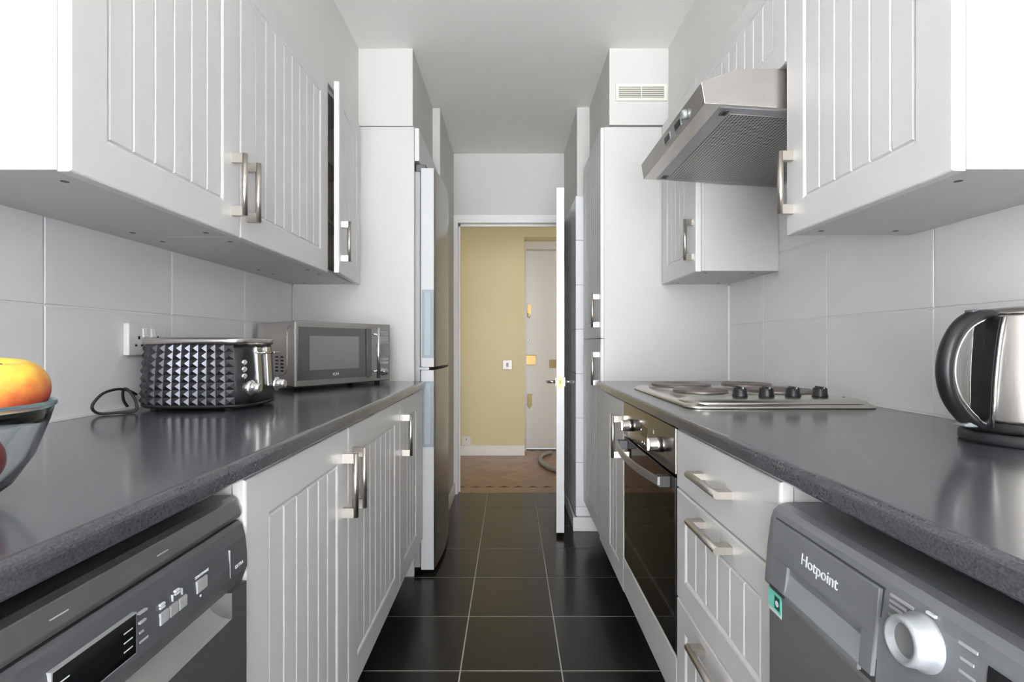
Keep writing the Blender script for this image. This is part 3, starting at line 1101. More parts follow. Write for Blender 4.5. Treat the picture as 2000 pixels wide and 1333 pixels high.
# ------------------------------------------------------------------ fridge freezer
fg = root('fridge_freezer', 'tall silver fridge freezer with bowed doors and side grips', 'fridge', (-0.68, 2.69, 0))
FY0, FY1 = 2.405, 2.972
part('body', B().box(-1.0, -0.432, FY0 + 0.004, FY1 - 0.004, 0.03, 1.915), 'fridge_body', fg, 0.004)
for x in (-0.95, -0.47):
    for y in (FY0 + 0.05, FY1 - 0.05):
        part('foot', B().cyl((x, y, 0), (x, y, 0.03), 0.02, n=12), 'black_plastic', fg)


def bowed(z0, z1):
    n = 14
    front = []
    for k in range(n + 1):
        t = k / n
        y = FY0 + (FY1 - FY0) * t
        x = -0.3655 + 0.019 * (1 - (2 * t - 1) ** 2)
        front.append((x, y))
    poly = [(-0.427, FY1), (-0.427, FY0)] + front
    b = B()
    m = len(poly)
    i0 = [b.pt((x, y, z0)) for x, y in poly]
    i1 = [b.pt((x, y, z1)) for x, y in poly]
    b.face(i0[::-1])
    b.face(i1)
    for k in range(m):
        b.face((i0[k], i0[(k + 1) % m], i1[(k + 1) % m], i1[k]), k >= 2 and k < m - 1)
    return b


def fridge_door(z0, z1, gz0, gz1, nm):
    d = part(nm, bowed(z0, z1), 'fridge_front', fg, 0.0015, 1)
    # painted side of the door, a pale skin on the edge that faces the kitchen
    s = part('door_side', B().box(-0.426, -0.3665, FY0 - 0.0012, FY0 + 0.0005, z0 + 0.001, z1 - 0.001), 'fridge_side', d)
    b = B()
    xa, xb = -0.4225, -0.367
    b.box(xa, xb, FY0 - 0.004, FY0 - 0.001, gz0, gz0 + 0.012).box(xa, xb, FY0 - 0.004, FY0 - 0.001, gz1 - 0.012, gz1)
    b.box(xa, xa + 0.012, FY0 - 0.004, FY0 - 0.001, gz0 + 0.012, gz1 - 0.012).box(xb - 0.016, xb, FY0 - 0.004, FY0 - 0.001, gz0 + 0.012, gz1 - 0.012)
    part('grip_frame', b, 'fridge_grip', d, label='grey moulded side grip')
    part('grip_recess', B().box(xa + 0.012, xb - 0.016, FY0 - 0.0016, FY0 - 0.001, gz0 + 0.012, gz1 - 0.012), 'fridge_recess', d)
    part('gasket', B().box(-0.4315, -0.4272, FY0 + 0.006, FY1 - 0.006, z0 + 0.01, z1 - 0.01), 'gasket', d)
    return d


fridge_door(0.985, 1.930, 1.028, 1.352, 'fridge_door')
fridge_door(0.022, 0.970, 0.605, 0.917, 'freezer_door')
part('top_hinge', B().box(-0.452, -0.405, FY0 + 0.004, FY0 + 0.045, 1.9155, 1.948), 'gasket', fg, 0.003)
part('middle_hinge', B().box(-0.44, -0.39, FY0 + 0.002, FY0 + 0.03, 0.9715, 0.9835), 'graphite', fg)

# ------------------------------------------------------------------ dishwasher
DY0, DY1 = 0.185, 0.783
dw = root('dishwasher', 'graphite freestanding dishwasher under the worktop below the fruit bowl', 'dishwasher', (-0.7, 0.484, 0))
part('body', B().box(-1.0, -0.47, DY0 + 0.004, DY1 - 0.004, 0.01, 0.826), 'graphite_dark', dw)
part('top_lid', B().prism([(-1.0, 0.828), (-0.418, 0.828), (-0.416, 0.834), (-0.4235, 0.856), (-0.432, 0.861), (-1.0, 0.861)], DY0, DY1, 'y'), 'graphite', dw, 0.001, 1)
pf = [(-0.469, 0.7305), (-0.416, 0.7305), (-0.4085, 0.7495), (-0.4075, 0.752), (-0.4078, 0.775), (-0.4105, 0.80), (-0.4155, 0.818), (-0.421, 0.823), (-0.469, 0.823)]
cp = part('control_panel', B().prism(pf, DY0, DY1, 'y'), 'graphite_plastic', dw)
pf2 = [(-0.4685, 0.10), (-0.4085, 0.10), (-0.4085, 0.692), (-0.4685, 0.692)]
PY0, PY1 = 0.225, 0.742                     # handle pocket
dd = B().prism(pf2, DY0, DY1, 'y')
dd.box(-0.4685, -0.4085, DY0, PY0, 0.692, 0.7295)
dd.box(-0.4685, -0.4085, PY1, DY1, 0.692, 0.7295)
dd = part('door', dd, 'graphite', dw)
scp = []
for k in range(9):
    t = k / 8
    scp.append((-0.4088 - 0.040 * math.sin(t * PI / 2), 0.692 + 0.0375 * (1 - math.cos(t * PI / 2))))
b = B()
b.loft([[(x, PY0, z) for x, z in scp], [(x, PY1, z) for x, z in scp]], smooth=True, closed=False, caps=False)
part('handle_pocket', b, 'scoop_lit', dd, label='scooped handle pocket, coloured pale as if catching light')
part('kickplate', B().box(-0.52, -0.5, DY0 + 0.01, DY1 - 0.01, 0.012, 0.0985), 'graphite_dark', dw)
DF = Frame((-0.4072, 0, 0), (0, 1, 0), (0, 0, 1))      # u = y, v = z, w = out to the aisle


def dwbox(name, y0, y1, z0, z1, mat, parent=cp, w0=-0.003, w1=0.0006, bevel=0.0):
    b = B()
    b.F = DF
    b.box(y0, y1, z0, z1, w0, w1)
    return part(name, b, mat, parent, bevel, 1)


dwbox('display_bezel', 0.4485, 0.551, 0.7585, 0.8035, 'button_grey', w0=-0.006, w1=0.0003)
ds = dwbox('display', 0.450, 0.5495, 0.760, 0.802, 'black_glass', w0=-0.006, w1=0.0008)
for k, z in enumerate((0.789, 0.779, 0.7695)):
    dwbox('key_mark', 0.532, 0.5445, z, z + 0.0012, 'print_white', ds, 0.0005, 0.0011)
    dwbox('key_mark', 0.454, 0.4665, z, z + 0.0012, 'print_white', ds, 0.0005, 0.0011)
for k, (u0, wd) in enumerate(((0.556, 0.012), (0.556, 0.010), (0.556, 0.006), (0.556, 0.013))):
    z = 0.797 - k * 0.0105
    dwbox('printed_label', u0, u0 + wd, z, z + 0.0022, 'print_grey', w0=-0.004, w1=0.0004 if z < 0.79 else 0.0002)
for y in (0.588, 0.605, 0.622):
    dwbox('button', y, y + 0.0145, 0.767, 0.781, 'button_grey', w1=0.0012, bevel=0.0006)
for y, z in ((0.589, 0.7855), (0.6155, 0.789)):
    dwbox('printed_label', y, y + 0.008, z, z + 0.0022, 'print_white', w1=0.0004)
    dwbox('printed_label', y, y + 0.008, z + 0.0035, z + 0.0057, 'print_white', w1=0.0004)
dwbox('bracket_line', 0.6105, 0.6115, 0.784, 0.792, 'print_grey', w1=0.0004)
dwbox('bracket_line', 0.6278, 0.6288, 0.784, 0.792, 'print_grey', w1=0.0004)
dwbox('button', 0.657, 0.679, 0.770, 0.786, 'button_grey', w1=0.0012, bevel=0.0006)
dwbox('indicator', 0.664, 0.6665, 0.763, 0.7655, 'print_white', w1=0.0005)
text('lettering', 'START/PAUSE', 0.0048, DF, 0.653, 0.7905, 'print_white', cp)
text('lettering', 'EXTRA', 0.0072, DF, 0.748, 0.762, 'print_white', cp, label='white EXTRA lettering')
dwbox('seam_line', 0.735, 0.7355, 0.755, 0.795, 'button_grey', w1=0.0002)
LF = Frame((-0.4162, 0, 0.834), (0, 1, 0), (-0.0075, 0, 0.022))
for y in (0.46, 0.60):
    b = B()
    b.F = LF
    b.box(y, y + 0.02, 0.009, 0.0105, -0.0005, 0.0004)
    part('lid_mark', b, 'print_grey', dw)

# ------------------------------------------------------------------ washing machine
WY0, WY1 = 0.176, 0.7745
wm = root('washing_machine', 'grey front-loading washing machine under the worktop below the kettle', 'washing machine', (0.7, 0.47, 0))
part('body', B().box(0.392, 0.98, WY0 + 0.001, WY1 - 0.001, 0.012, 0.7275), 'washer_body', wm, 0.006)
fp_ = [(0.98, 0.729), (0.392, 0.729), (0.386, 0.735), (0.3905, 0.790), (0.3960, 0.832), (0.400, 0.843), (0.408, 0.850), (0.420, 0.853), (0.98, 0.853)]
fa = part('fascia', B().prism(fp_, WY0, WY1, 'y'), 'washer_grey', wm, 0.003, 2)
for x in (0.46, 0.92):
    for y in (WY0 + 0.06, WY1 - 0.06):
        part('foot', B().cyl((x, y, 0), (x, y, 0.013), 0.022, n=12), 'black_plastic', wm)
# front plane of the fascia: two nearly coplanar strips; use their mean plane a hair proud
WF = Frame((0.3862, WY1, 0.735), (0, -1, 0), (0.0095, 0, 0.097))   # u = towards the viewer, v = up the slope


def wbox(name, u0, u1, v0, v1, mat, parent=fa, w0=-0.002, w1=0.0008, bevel=0.0):
    b = B()
    b.F = WF
    b.box(u0, u1, v0, v1, w0, w1)
    return part(name, b, mat, parent, bevel, 1)


# detergent drawer: a plate with a scooped grip
b = B()
b.F = WF
b.box(0.020, 0.236, 0.048, 0.100, -0.002, 0.0048)
b.box(0.020, 0.066, 0.006, 0.048, -0.002, 0.0048)
b.box(0.216, 0.236, 0.006, 0.048, -0.002, 0.0048)
b.box(0.066, 0.216, 0.0, 0.008, -0.002, 0.0048)
dd_ = part('detergent_drawer', b, 'washer_grey', wm, 0.0008, 1)
b = B()
b.F = WF
pr = []
for k in range(9):
    t = k / 8
    pr.append((0.008 + 0.040 * t, 0.0046 - 0.0042 * math.sin(t * PI / 2)))
b.loft([[(0.066, v, w_) for v, w_ in pr], [(0.216, v, w_) for v, w_ in pr]], closed=False, caps=False)
part('grip_scoop', b, 'washer_scoop', dd_)
wbox('drawer_outline', 0.0185, 0.2375, -0.0015, 0.1015, 'graphite_dark', wm, -0.002, 0.0006)
text('lettering', 'Hotpoint', 0.0205, Frame(WF((0, 0, 0.0048)), WF.r, WF.u), 0.096, 0.066, 'print_white', dd_, label='white Hotpoint lettering')
# knob
kc = WF((0.290, 0.075, 0.0))
kn = part('programme_knob', B().lathe([(0.0265, -0.001), (0.0265, 0.003), (0.0235, 0.005), (0.0225, 0.019), (0.0205, 0.0225), (0.017, 0.023), (0.0155, 0.015), (0.0, 0.013)], kc, WF.n, 40, caps=False), 'silver_plastic', wm, label='pale silver programme dial')
part('dial_recess', B().lathe([(0.0157, 0.0153), (0.0001, 0.0133)], kc, WF.n, 32, caps=False), 'washer_body', kn)
for k in range(3):
    v = 0.108 - k * 0.0
for (u0, u1, v0) in ((0.246, 0.276, 0.098), (0.246, 0.268, 0.092), (0.246, 0.264, 0.0865), (0.246, 0.256, 0.078)):
    wbox('printed_label', u0, u1, v0, v0 + 0.0026, 'print_grey')
wbox('printed_label', 0.291, 0.301, 0.1035, 0.106, 'print_white')
for (u0, u1, v0) in ((0.327, 0.345, 0.096), (0.330, 0.343, 0.084), (0.330, 0.346, 0.073), (0.330, 0.345, 0.062)):
    wbox('printed_label', u0, u1, v0, v0 + 0.0026, 'print_grey')
wbox('display', 0.3555, 0.45, 0.045, 0.094, 'black_glass')
# porthole
pc = (0.3935, 0.471, 0.43)
ph = part('porthole_ring', B().lathe([(0.285, 0), (0.285, 0.004), (0.262, 0.016), (0.222, 0.021), (0.195, 0.014), (0.175, 0.004)], pc, (-1, 0, 0), 56, caps=False), 'washer_body', wm)
part('porthole_glass', B().lathe([(0.186, 0.006), (0.15, 0.016), (0.08, 0.022), (0.0, 0.024)], pc, (-1, 0, 0), 40, caps=False), 'black_glass', ph)
# energy sticker on the far top corner of the body
SF = Frame((0.3918, WY1 - 0.004, 0.695), (0, -1, 0), (0, 0, 1))
b = B()
b.F = SF
b.box(0, 0.036, 0, 0.032, -0.0002, 0.0004)
st = part('sticker', b, 'sticker_teal', wm, label='small green information sticker')
b = B()
b.F = SF
b.box(0.018, 0.032, 0.008, 0.027, 0.0004, 0.0007)
part('sticker_square', b, 'sticker_dark', st)
b = B()
b.F = SF
b.lathe([(0.0045, 0.0007), (0.0045, 0.001)], (0.025, 0.017, 0), (0, 0, 1), 12)
part('sticker_mark', b, 'print_white', st)
b = B()
b.F = SF
b.box(0, 0.036, 0.0005, 0.005, 0.0004, 0.0007)
part('sticker_band', b, 'print_white', st)

# ------------------------------------------------------------------ hob
HX0, HX1, HY0, HY1 = 0.475, 0.992, 1.353, 1.985
hb_ = root('electric_hob', 'stainless steel hob with four solid hotplates and four black knobs', 'hob', ((HX0 + HX1) / 2, 1.67, ZT))


def rrect(x0, x1, y0, y1, r, z, n=6):
    pts = []
    for cxx, cyy, a0 in ((x1 - r, y0 + r, -PI / 2), (x1 - r, y1 - r, 0), (x0 + r, y1 - r, PI / 2), (x0 + r, y0 + r, PI)):
        for k in range(n + 1):
            a = a0 + PI / 2 * k / n
            pts.append((cxx + r * math.cos(a), cyy + r * math.sin(a), z))
    return pts


b = B()
i = 0.0
b.loft([rrect(HX0, HX1, HY0, HY1, 0.035, ZT + 0.0005), rrect(HX0, HX1, HY0, HY1, 0.035, ZT + 0.004),
        rrect(HX0 + 0.004, HX1 - 0.004, HY0 + 0.004, HY1 - 0.004, 0.034, ZT + 0.009), rrect(HX0 + 0.016, HX1 - 0.016, HY0 + 0.016, HY1 - 0.016, 0.03, ZT + 0.0155),
        rrect(HX0 + 0.026, HX1 - 0.026, HY0 + 0.03, HY1 - 0.026, 0.03, ZT + 0.0135)], smooth=True)
part('plate', b, 'hob_steel', hb_)
b = B()
b.loft([rrect(HX0 + 0.008, HX1 - 0.006, HY0 + 0.006, HY0 + 0.155, 0.05, ZT + 0.010), rrect(HX0 + 0.012, HX1 - 0.010, HY0 + 0.010, HY0 + 0.150, 0.048, ZT + 0.018),
        rrect(HX0 + 0.03, HX1 - 0.028, HY0 + 0.032, HY0 + 0.135, 0.042, ZT + 0.0235)], smooth=True)
part('control_strip', b, 'hob_steel', hb_)
for x, y, r in ((0.622, 1.86, 0.104), (0.606, 1.625, 0.084), (0.872, 1.88, 0.086), (0.865, 1.64, 0.100)):
    pl = part('hotplate', B().lathe([(r, 0.013), (r, 0.0275), (r - 0.003, 0.0298), (r - 0.012, 0.0298), (r * 0.3, 0.0298), (r * 0.28, 0.0285), (0.001, 0.0285)], (x, y, ZT), n=40), 'hotplate', hb_)
    part('trim_ring', B().lathe([(r + 0.009, 0.0128), (r + 0.0085, 0.018), (r + 0.0005, 0.0225), (r + 0.0005, 0.0128)], (x, y, ZT), n=40, caps=False), 'hob_ring', pl)
for x in (0.657, 0.733, 0.809, 0.887):
    y = 1.455
    k = part('knob', B().lathe([(0.021, 0.0225), (0.021, 0.028), (0.0195, 0.031), (0.0185, 0.046), (0.0165, 0.049)], (x, y, ZT), n=20), 'black_plastic', hb_)
    part('grip', B().box(x - 0.005, x + 0.005, y - 0.020, y + 0.018, ZT + 0.043, ZT + 0.0525), 'black_plastic', k, 0.002)
    part('marker', B().box(x - 0.0012, x + 0.0012, y - 0.0206, y - 0.0198, ZT + 0.047, ZT + 0.052), 'print_white', k)
q = (0.945, 1.44)
part('pilot_light', B().lathe([(0.004, 0.0225), (0.004, 0.0245)], (q[0], q[1], ZT), n=10), 'black_plastic', hb_)

# ------------------------------------------------------------------ kettle
KX, KY = 0.912, 0.897
kt = root('kettle', 'brushed steel cordless kettle with black arched handle', 'kettle', (KX, KY, ZT), math.radians(5), local=True)
part('power_base', B().lathe([(0.090, 0.0005), (0.092, 0.004), (0.0915, 0.016), (0.087, 0.020)], n=48), 'black_soft', kt)
part('bottom_collar', B().lathe([(0.086, 0.0215), (0.0875, 0.026), (0.087, 0.038), (0.085, 0.0395)], n=48), 'black_plastic', kt)
part('body', B().lathe([(0.085, 0.040), (0.0855, 0.045), (0.084, 0.10), (0.0795, 0.16), (0.074, 0.205), (0.071, 0.222), (0.068, 0.226)], n=56), 'brushed', kt)
ld = part('lid', B().lathe([(0.0675, 0.2262), (0.066, 0.231), (0.052, 0.238), (0.02, 0.2415), (0.001, 0.242)], n=48), 'steel', kt)
part('lid_rim', B().lathe([(0.0695, 0.2262), (0.0695, 0.229), (0.0668, 0.231)], n=48), 'steel', kt)
# spine and handle on the local -x side


def kr(z):
    pr_ = [(0.040, 0.085), (0.10, 0.084), (0.16, 0.0795), (0.205, 0.074), (0.226, 0.069)]
    for (za, ra), (zb, rb) in zip(pr_[:-1], pr_[1:]):
        if z <= zb:
            return ra + (rb - ra) * max(0, (z - za) / (zb - za))
    return pr_[-1][1]


rings, rim_a, rim_b = [], [], []
for z in (0.030, 0.07, 0.11, 0.15, 0.19, 0.222):
    r = kr(z)
    hw = 0.016 + 0.005 * (z - 0.03) / 0.19
    rings.append([(-r + 0.010, -hw - 0.004, z), (-r - 0.0045, -hw, z), (-r - 0.0065, 0, z), (-r - 0.0045, hw, z), (-r + 0.010, hw + 0.004, z)])
    rim_a.append((-r - 0.001, -hw - 0.0035, z))
    rim_b.append((-r - 0.001, hw + 0.0035, z))
sp = part('spine', B().loft(rings, smooth=False), 'black_plastic', kt)
part('spine_trim', B().tube(rim_a, 0.0022, 8).tube(rim_b, 0.0022, 8), 'chrome', sp)
hpth = smooth_path([(-0.068, 0, 0.226), (-0.098, 0, 0.2235), (-0.128, 0, 0.205), (-0.150, 0, 0.168), (-0.157, 0, 0.125), (-0.147, 0, 0.083), (-0.122, 0, 0.050), (-0.098, 0, 0.033), (-0.084, 0, 0.030)], 5)
rings = []
ta, tb = [], []
m = len(hpth)
for k, p_ in enumerate(hpth):
    t = (hpth[min(k + 1, m - 1)] - hpth[max(k - 1, 0)]).normalized()
    nrm = Vector((t.z, 0, -t.x))            # in the handle's plane
    hw = 0.014
    th = 0.0125 if 4 < k < m - 8 else 0.010
    rings.append([p_ + nrm * (th * math.cos(2 * PI * q_ / 12)) + Vector((0, hw * math.sin(2 * PI * q_ / 12), 0)) for q_ in range(12)])
    ins = p_ + (nrm if nrm.x > 0 else -nrm) * (th * 0.75)
    if 3 < k < m - 2:
        ta.append(ins + Vector((0, -hw * 0.72, 0)))
        tb.append(ins + Vector((0, hw * 0.72, 0)))
hh = part('handle', B().loft(rings), 'black_plastic', kt)
part('handle_trim', B().tube(ta, 0.0021, 8).tube(tb, 0.0021, 8), 'chrome', hh)
part('lid_button', B().box(-0.112, -0.090, -0.008, 0.008, 0.229, 0.2345), 'graphite', hh, 0.002)
part('switch', B().prism([(-0.088, 0.030), (-0.128, 0.031), (-0.132, 0.034), (-0.122, 0.0385), (-0.088, 0.040)], -0.012, 0.012, 'y'), 'silver_plastic', kt, 0.0015)

# ------------------------------------------------------------------ toaster
TX, TY, TA, TB_ = -0.8375, 1.4175, 0.1475, 0.1125
to = root('toaster', 'black four-slice toaster with faceted diamond sides and chrome controls', 'toaster', (TX, TY, ZT))


def sup(a, ax, bx, n=4.2):
    c_, s_ = math.cos(a), math.sin(a)
    return (ax * math.copysign(abs(c_) ** (2 / n), c_), bx * math.copysign(abs(s_) ** (2 / n), s_))


def outline(ax, bx, m=720):
    pts = [Vector(sup(2 * PI * k / m, ax, bx)) for k in range(m + 1)]
    Ls = [0]
    for p0, p1 in zip(pts[:-1], pts[1:]):
        Ls.append(Ls[-1] + (p1 - p0).length)
    return pts, Ls


def at_len(pts, Ls, s):
    s = s % Ls[-1]
    lo, hi = 0, len(Ls) - 1
    while hi - lo > 1:
        md = (lo + hi) // 2
        if Ls[md] <= s:
            lo = md
        else:
            hi = md
    t = (s - Ls[lo]) / max(1e-9, Ls[hi] - Ls[lo])
    return pts[lo].lerp(pts[hi], t)


z0t, z1t = ZT + 0.016, ZT + 0.1735


def taper(z):
    t = (z - z0t) / (z1t - z0t)
    return 1.0 - 0.055 * t - 0.012 * (1 - 4 * (t - 0.5) ** 2) * -1


pts, Ls = outline(TA, TB_)
per = Ls[-1]
# faceted wrap everywhere except the control end (+x)
sa = per * 0.118
ea = per * (1 - 0.118)
ncol = 31
nrow = 8
b = B()
grid = {}
ctr = Vector((TX, TY, 0))


def tp(s, z, out=0.0):
    p_ = at_len(pts, Ls, s)
    q0_ = at_len(pts, Ls, s - 0.004)
    q1_ = at_len(pts, Ls, s + 0.004)
    tg = (q1_ - q0_).normalized()
    nn = Vector((tg.y, -tg.x))
    k_ = taper(z)
    return (TX + p_.x * k_ + nn.x * out, TY + p_.y * k_ + nn.y * out, z)


ids = [[b.pt(tp(sa + (ea - sa) * c_ / ncol, z0t + (z1t - z0t) * r_ / nrow, 0.001)) for c_ in range(ncol + 1)] for r_ in range(nrow + 1)]
for r_ in range(nrow):
    for c_ in range(ncol):
        apx = b.pt(tp(sa + (ea - sa) * (c_ + 0.5) / ncol, z0t + (z1t - z0t) * (r_ + 0.5) / nrow, 0.0052))
        q_ = (ids[r_][c_], ids[r_][c_ + 1], ids[r_ + 1][c_ + 1], ids[r_ + 1][c_])
        for k in range(4):
            b.face((q_[k], q_[(k + 1) % 4], apx))
part('faceted_shell', b, 'black_chrome', to, fix=True, label='black shell of raised diamond facets')
b = B()
b.loft([[tp(per * k / 72, z) for k in range(72)] for z in [z0t + (z1t - z0t) * q_ / 6 for q_ in range(7)]])
part('body', b, 'black_plastic', to)
b = B()
b.loft([[(TX + sup(2 * PI * k / 72, TA * s_, TB_ * s_)[0], TY + sup(2 * PI * k / 72, TA * s_, TB_ * s_)[1], z) for k in range(72)]
        for s_, z in ((0.96, ZT + 0.007), (1.0, ZT + 0.010), (1.012, ZT + 0.016))])
part('base', b, 'black_soft', to)
kz = taper(z1t)
b = B()
b.loft([[(TX + sup(2 * PI * k / 72, TA * s_, TB_ * s_)[0], TY + sup(2 * PI * k / 72, TA * s_, TB_ * s_)[1], z) for k in range(72)]
        for s_, z in ((kz + 0.030, z1t), (kz + 0.033, z1t + 0.012), (kz + 0.012, z1t + 0.0165), (kz - 0.06, z1t + 0.0175))])
part('top_plate', b, 'steel', to)
for yy in (TY - 0.045, TY + 0.045):
    part('slot', B().box(TX - 0.115, TX + 0.10, yy - 0.017, yy + 0.017, z1t + 0.0174, z1t + 0.0182), 'dark_hole', to)
for x, y in ((-0.1, -0.085), (0.095, -0.085), (-0.1, 0.085), (0.095, 0.085)):
    part('foot', B().cyl((TX + x, TY + y, ZT), (TX + x, TY + y, ZT + 0.009), 0.009, n=12), 'black_soft', to)
xe = TX + TA * 0.975
for yy in (1.388, 1.443):
    part('lever_guide', B().prism([(xe - 0.004, ZT + 0.055), (xe + 0.010, ZT + 0.055), (xe + 0.004, ZT + 0.165), (xe - 0.008, ZT + 0.172)], yy - 0.012, yy + 0.012, 'y'), 'chrome', to, 0.003)
    part('lever', B().box(xe + 0.002, xe + 0.030, yy - 0.020, yy + 0.014, ZT + 0.148, ZT + 0.154), 'chrome', to, 0.002)
for yy, zz in ((1.349, 0.058), (1.487, 0.058)):
    dx = 0.0 if yy > 1.4 else -0.004
    kk = part('knob', B().lathe([(0.021, -0.006), (0.021, 0.008), (0.017, 0.012), (0.0135, 0.013), (0.0125, 0.030), (0.010, 0.032)], (xe + dx, yy, ZT + zz), (1, 0, 0), 24), 'chrome', to)
for k, zz in enumerate((0.090, 0.108, 0.126)):
    part('button', B().lathe([(0.0075, -0.004), (0.0075, 0.004), (0.005, 0.006)], (xe - 0.009, 1.333, ZT + zz), (0.85, -0.5, 0), 16), 'chrome', to)

# toaster flex
cp_ = smooth_path([(-0.999, 1.352, ZT + 0.040), (-0.998, 1.325, ZT + 0.052), (-0.998, 1.285, ZT + 0.060), (-1.000, 1.240, ZT + 0.052), (-1.004, 1.215, ZT + 0.025),
                   (-1.000, 1.230, ZT + 0.006), (-0.975, 1.255, ZT + 0.0045), (-0.945, 1.275, ZT + 0.006), (-0.950, 1.282, ZT + 0.032), (-0.975, 1.290, ZT + 0.058), (-0.998, 1.305, ZT + 0.056), (-1.008, 1.318, ZT + 0.030), (-1.006, 1.33, ZT + 0.010)], 8)
thing('power_cable', B().tube(cp_, 0.0034, 8), 'black_soft', 'coiled black power cable behind the toaster', 'cable', (-0.98, 1.3, ZT))

# ------------------------------------------------------------------ double socket on the left wall
sy0, sy1, sz0, sz1 = 1.337, 1.484, 1.064, 1.150
so = root('wall_socket', 'white double power socket on the tiles behind the toaster', 'socket', (-XW, (sy0 + sy1) / 2, sz0))
part('plate', B().box(-XW, -XW + 0.016, sy0, sy1, sz0, sz1), 'socket_white', so, 0.003)
sx = -XW + 0.016
for k, yc in enumerate((sy0 + 0.037, sy1 - 0.037)):
    b = B()
    b.box(sx - 0.001, sx + 0.0004, yc - 0.0035, yc + 0.0035, sz0 + 0.043, sz0 + 0.052)
    part('pin_hole', b, 'dark_hole', so)
    for s_ in (-1, 1):
        part('pin_hole', B().box(sx - 0.001, sx + 0.0004, yc + s_ * 0.011 - 0.004, yc + s_ * 0.011 + 0.004, sz0 + 0.024, sz0 + 0.0295), 'dark_hole', so)
for yc in (sy0 + 0.058, sy1 - 0.058):
    part('rocker', B().prism([(sx - 0.001, sz1 - 0.038), (sx + 0.005, sz1 - 0.036), (sx + 0.002, sz1 - 0.014), (sx - 0.001, sz1 - 0.012)], yc - 0.008, yc + 0.008, 'y'), 'gloss_white', so, 0.0008, 1)

# ------------------------------------------------------------------ microwave
ma = math.radians(56)
mw = root('microwave', 'silver microwave with dark glass door standing at an angle in the corner', 'microwave', (-0.79, 1.85, ZT), ma, local=True)
MW, MD, MZ0, MZ1 = 0.462, 0.262, 0.014, 0.260
part('body', B().box(0.003, MW - 0.003, 0.022, MD, MZ0 + 0.002, MZ1 - 0.002), 'steel', mw, 0.004)
part('front_frame', B().box(0, MW, 0, 0.0215, MZ0, MZ1), 'steel', mw, 0.004)
dr = part('door_glass', B().box(0.012, 0.356, -0.003, 0.004, 0.039, 0.238), 'mwave_screen', mw, 0.001, 1, label='dark glass door panel')
part('window', B().box(0.060, 0.288, -0.0036, -0.003, 0.076, 0.205), 'mwave_window', dr)
text('logo', 'ICM', 0.016, Frame((0, -0.0032, 0), (1, 0, 0), (0, 0, 1)), 0.176, 0.051, 'print_white', dr, 'CENTER', xs=1.0)
h = part('handle', B().cyl((0.365, -0.034, 0.031), (0.365, -0.034, 0.243), 0.0075, n=16), 'chrome', mw)
for z in (0.06, 0.215):
    part('handle_post', B().cyl((0.365, -0.034, z), (0.345, -0.002, z), 0.004, n=10), 'chrome', h)
part('door_edge', B().box(0.322, 0.326, -0.0042, -0.003, 0.039, 0.238), 'black_plastic', dr)
part('display', B().box(0.384, 0.456, -0.0008, 0.002, 0.118, 0.174), 'mwave_window', mw)
for z in (0.223, 0.214, 0.199, 0.190):
    part('button', B().box(0.396, 0.446, -0.002, 0.001, z, z + 0.0055), 'silver_plastic', mw, 0.0008, 1)
for z in (0.103, 0.088):
    part('button', B().box(0.394, 0.448, -0.002, 0.001, z, z + 0.010), 'silver_plastic', mw, 0.0008, 1)
part('knob', B().lathe([(0.017, 0), (0.017, 0.004), (0.014, 0.006), (0.013, 0.020), (0.011, 0.022)], (0.420, 0.0, 0.055), (0, -1, 0), 24), 'chrome', mw)
for x in (0.04, MW - 0.04):
    for y in (0.04, MD - 0.04):
        part('foot', B().cyl((x, y, 0), (x, y, MZ0 + 0.003), 0.012, n=12), 'black_soft', mw)
for k in range(2):
    for j in range(5):
        part('vent_slot', B().box(0.0024, 0.0032, 0.075 + k * 0.035, 0.093 + k * 0.035, 0.070 + j * 0.013, 0.076 + j * 0.013), 'dark_hole', mw)
# pressed outline on the side panel
part('pressed_edge', B().tube(smooth_path([(0.003, 0.035, 0.24), (0.003, 0.05, 0.225), (0.003, 0.052, 0.15), (0.003, 0.052, 0.085), (0.003, 0.075, 0.06), (0.003, 0.13, 0.052)], 6), 0.0016, 6), 'steel', mw)

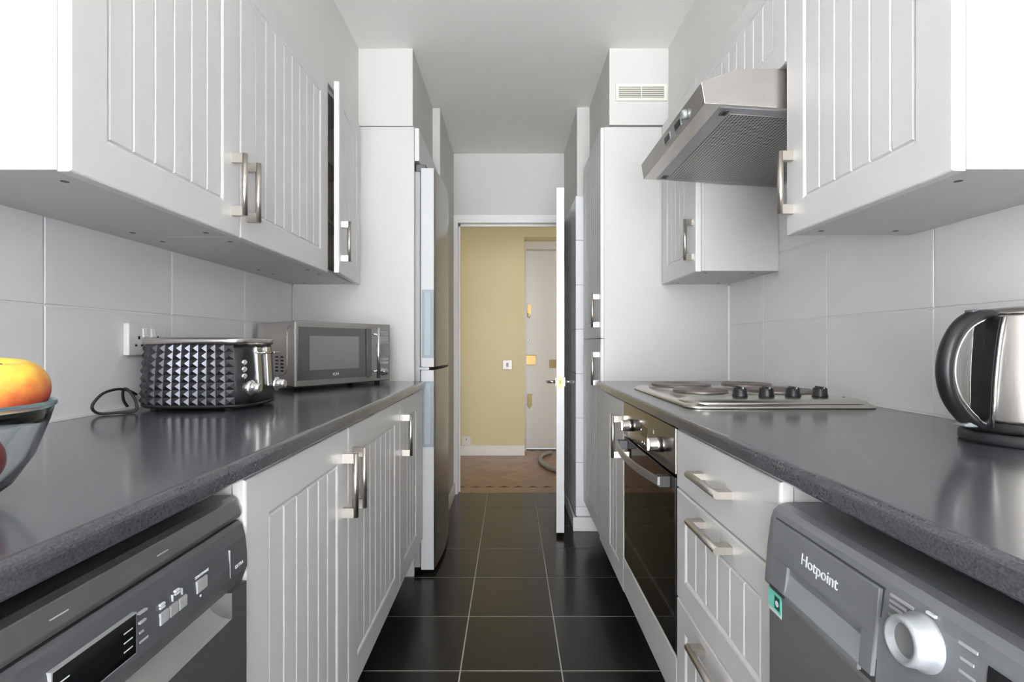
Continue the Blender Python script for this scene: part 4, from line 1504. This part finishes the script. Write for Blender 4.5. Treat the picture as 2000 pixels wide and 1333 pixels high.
# ------------------------------------------------------------------ fruit bowl
BX, BY = -0.620, 0.517
bo = [(0.045, 0.0005), (0.060, 0.003), (0.081, 0.020), (0.099, 0.050), (0.1115, 0.088), (0.1155, 0.1035), (0.1115, 0.1035),
      (0.1065, 0.088), (0.094, 0.051), (0.077, 0.0245), (0.056, 0.009), (0.0005, 0.0075)]
bw_ = thing('glass_bowl', B().lathe(bo, (BX, BY, ZT), n=72), 'glass', 'clear glass bowl with a bluish rim holding apples', 'bowl', (BX, BY, ZT))
rim = B().lathe([(0.1115, 0.1037), (0.1155, 0.1037), (0.1178, 0.106), (0.1178, 0.110), (0.1160, 0.1115), (0.1135, 0.1105), (0.1115, 0.1037)], (BX, BY, ZT), n=72, caps=False)
part('rim', rim, 'glass_rim', bw_, label='bluish thickened rim')


def apple(name, mat, label, loc, r, tilt, stem=True):
    prof = []
    n = 22
    for k in range(n + 1):
        a = PI * k / n
        rr = math.sin(a)
        zz = -math.cos(a)
        rad = (rr ** 0.92) * (1.02 - 0.06 * zz * -1)
        dip = 0.32 * math.exp(-(rr / 0.34) ** 2)
        z = zz * 0.92 - math.copysign(dip, zz) * (1.0 if zz > 0 else 0.6)
        prof.append((max(rad, 0.004) * r, z * r))
    me = B().lathe(prof, n=36).mesh('apple')
    a = link(name, me, mat, None, loc, tilt)
    ORG[a.name] = (0, 0, 0)
    tag(a, label, 'apple', 'apples in the glass bowl')
    if stem:
        part('stem', B().tube([(0, 0, 0.50 * r), (0.001, 0, 0.60 * r), (0.003, 0, 0.70 * r)], [0.0016, 0.0014, 0.0018], 8), 'stem_brown', a)
    return a


apple('apple', 'apple_blush', 'large yellow and orange-red apple on top of the glass bowl', (BX + 0.0435, BY + 0.050, ZT + 0.1215), 0.0455, (0.12, 0.10, 0.4))
apple('apple', 'apple_red', 'dark red apple low in the bowl beneath the blushed one', (BX + 0.035, BY + 0.020, ZT + 0.046), 0.036, (0.5, 0.2, 0.0))
apple('apple', 'apple_yellow', 'yellow apple low in the bowl at the edge of view', (BX + 0.000, BY - 0.049, ZT + 0.052), 0.036, (0.2, -0.2, 0.0))
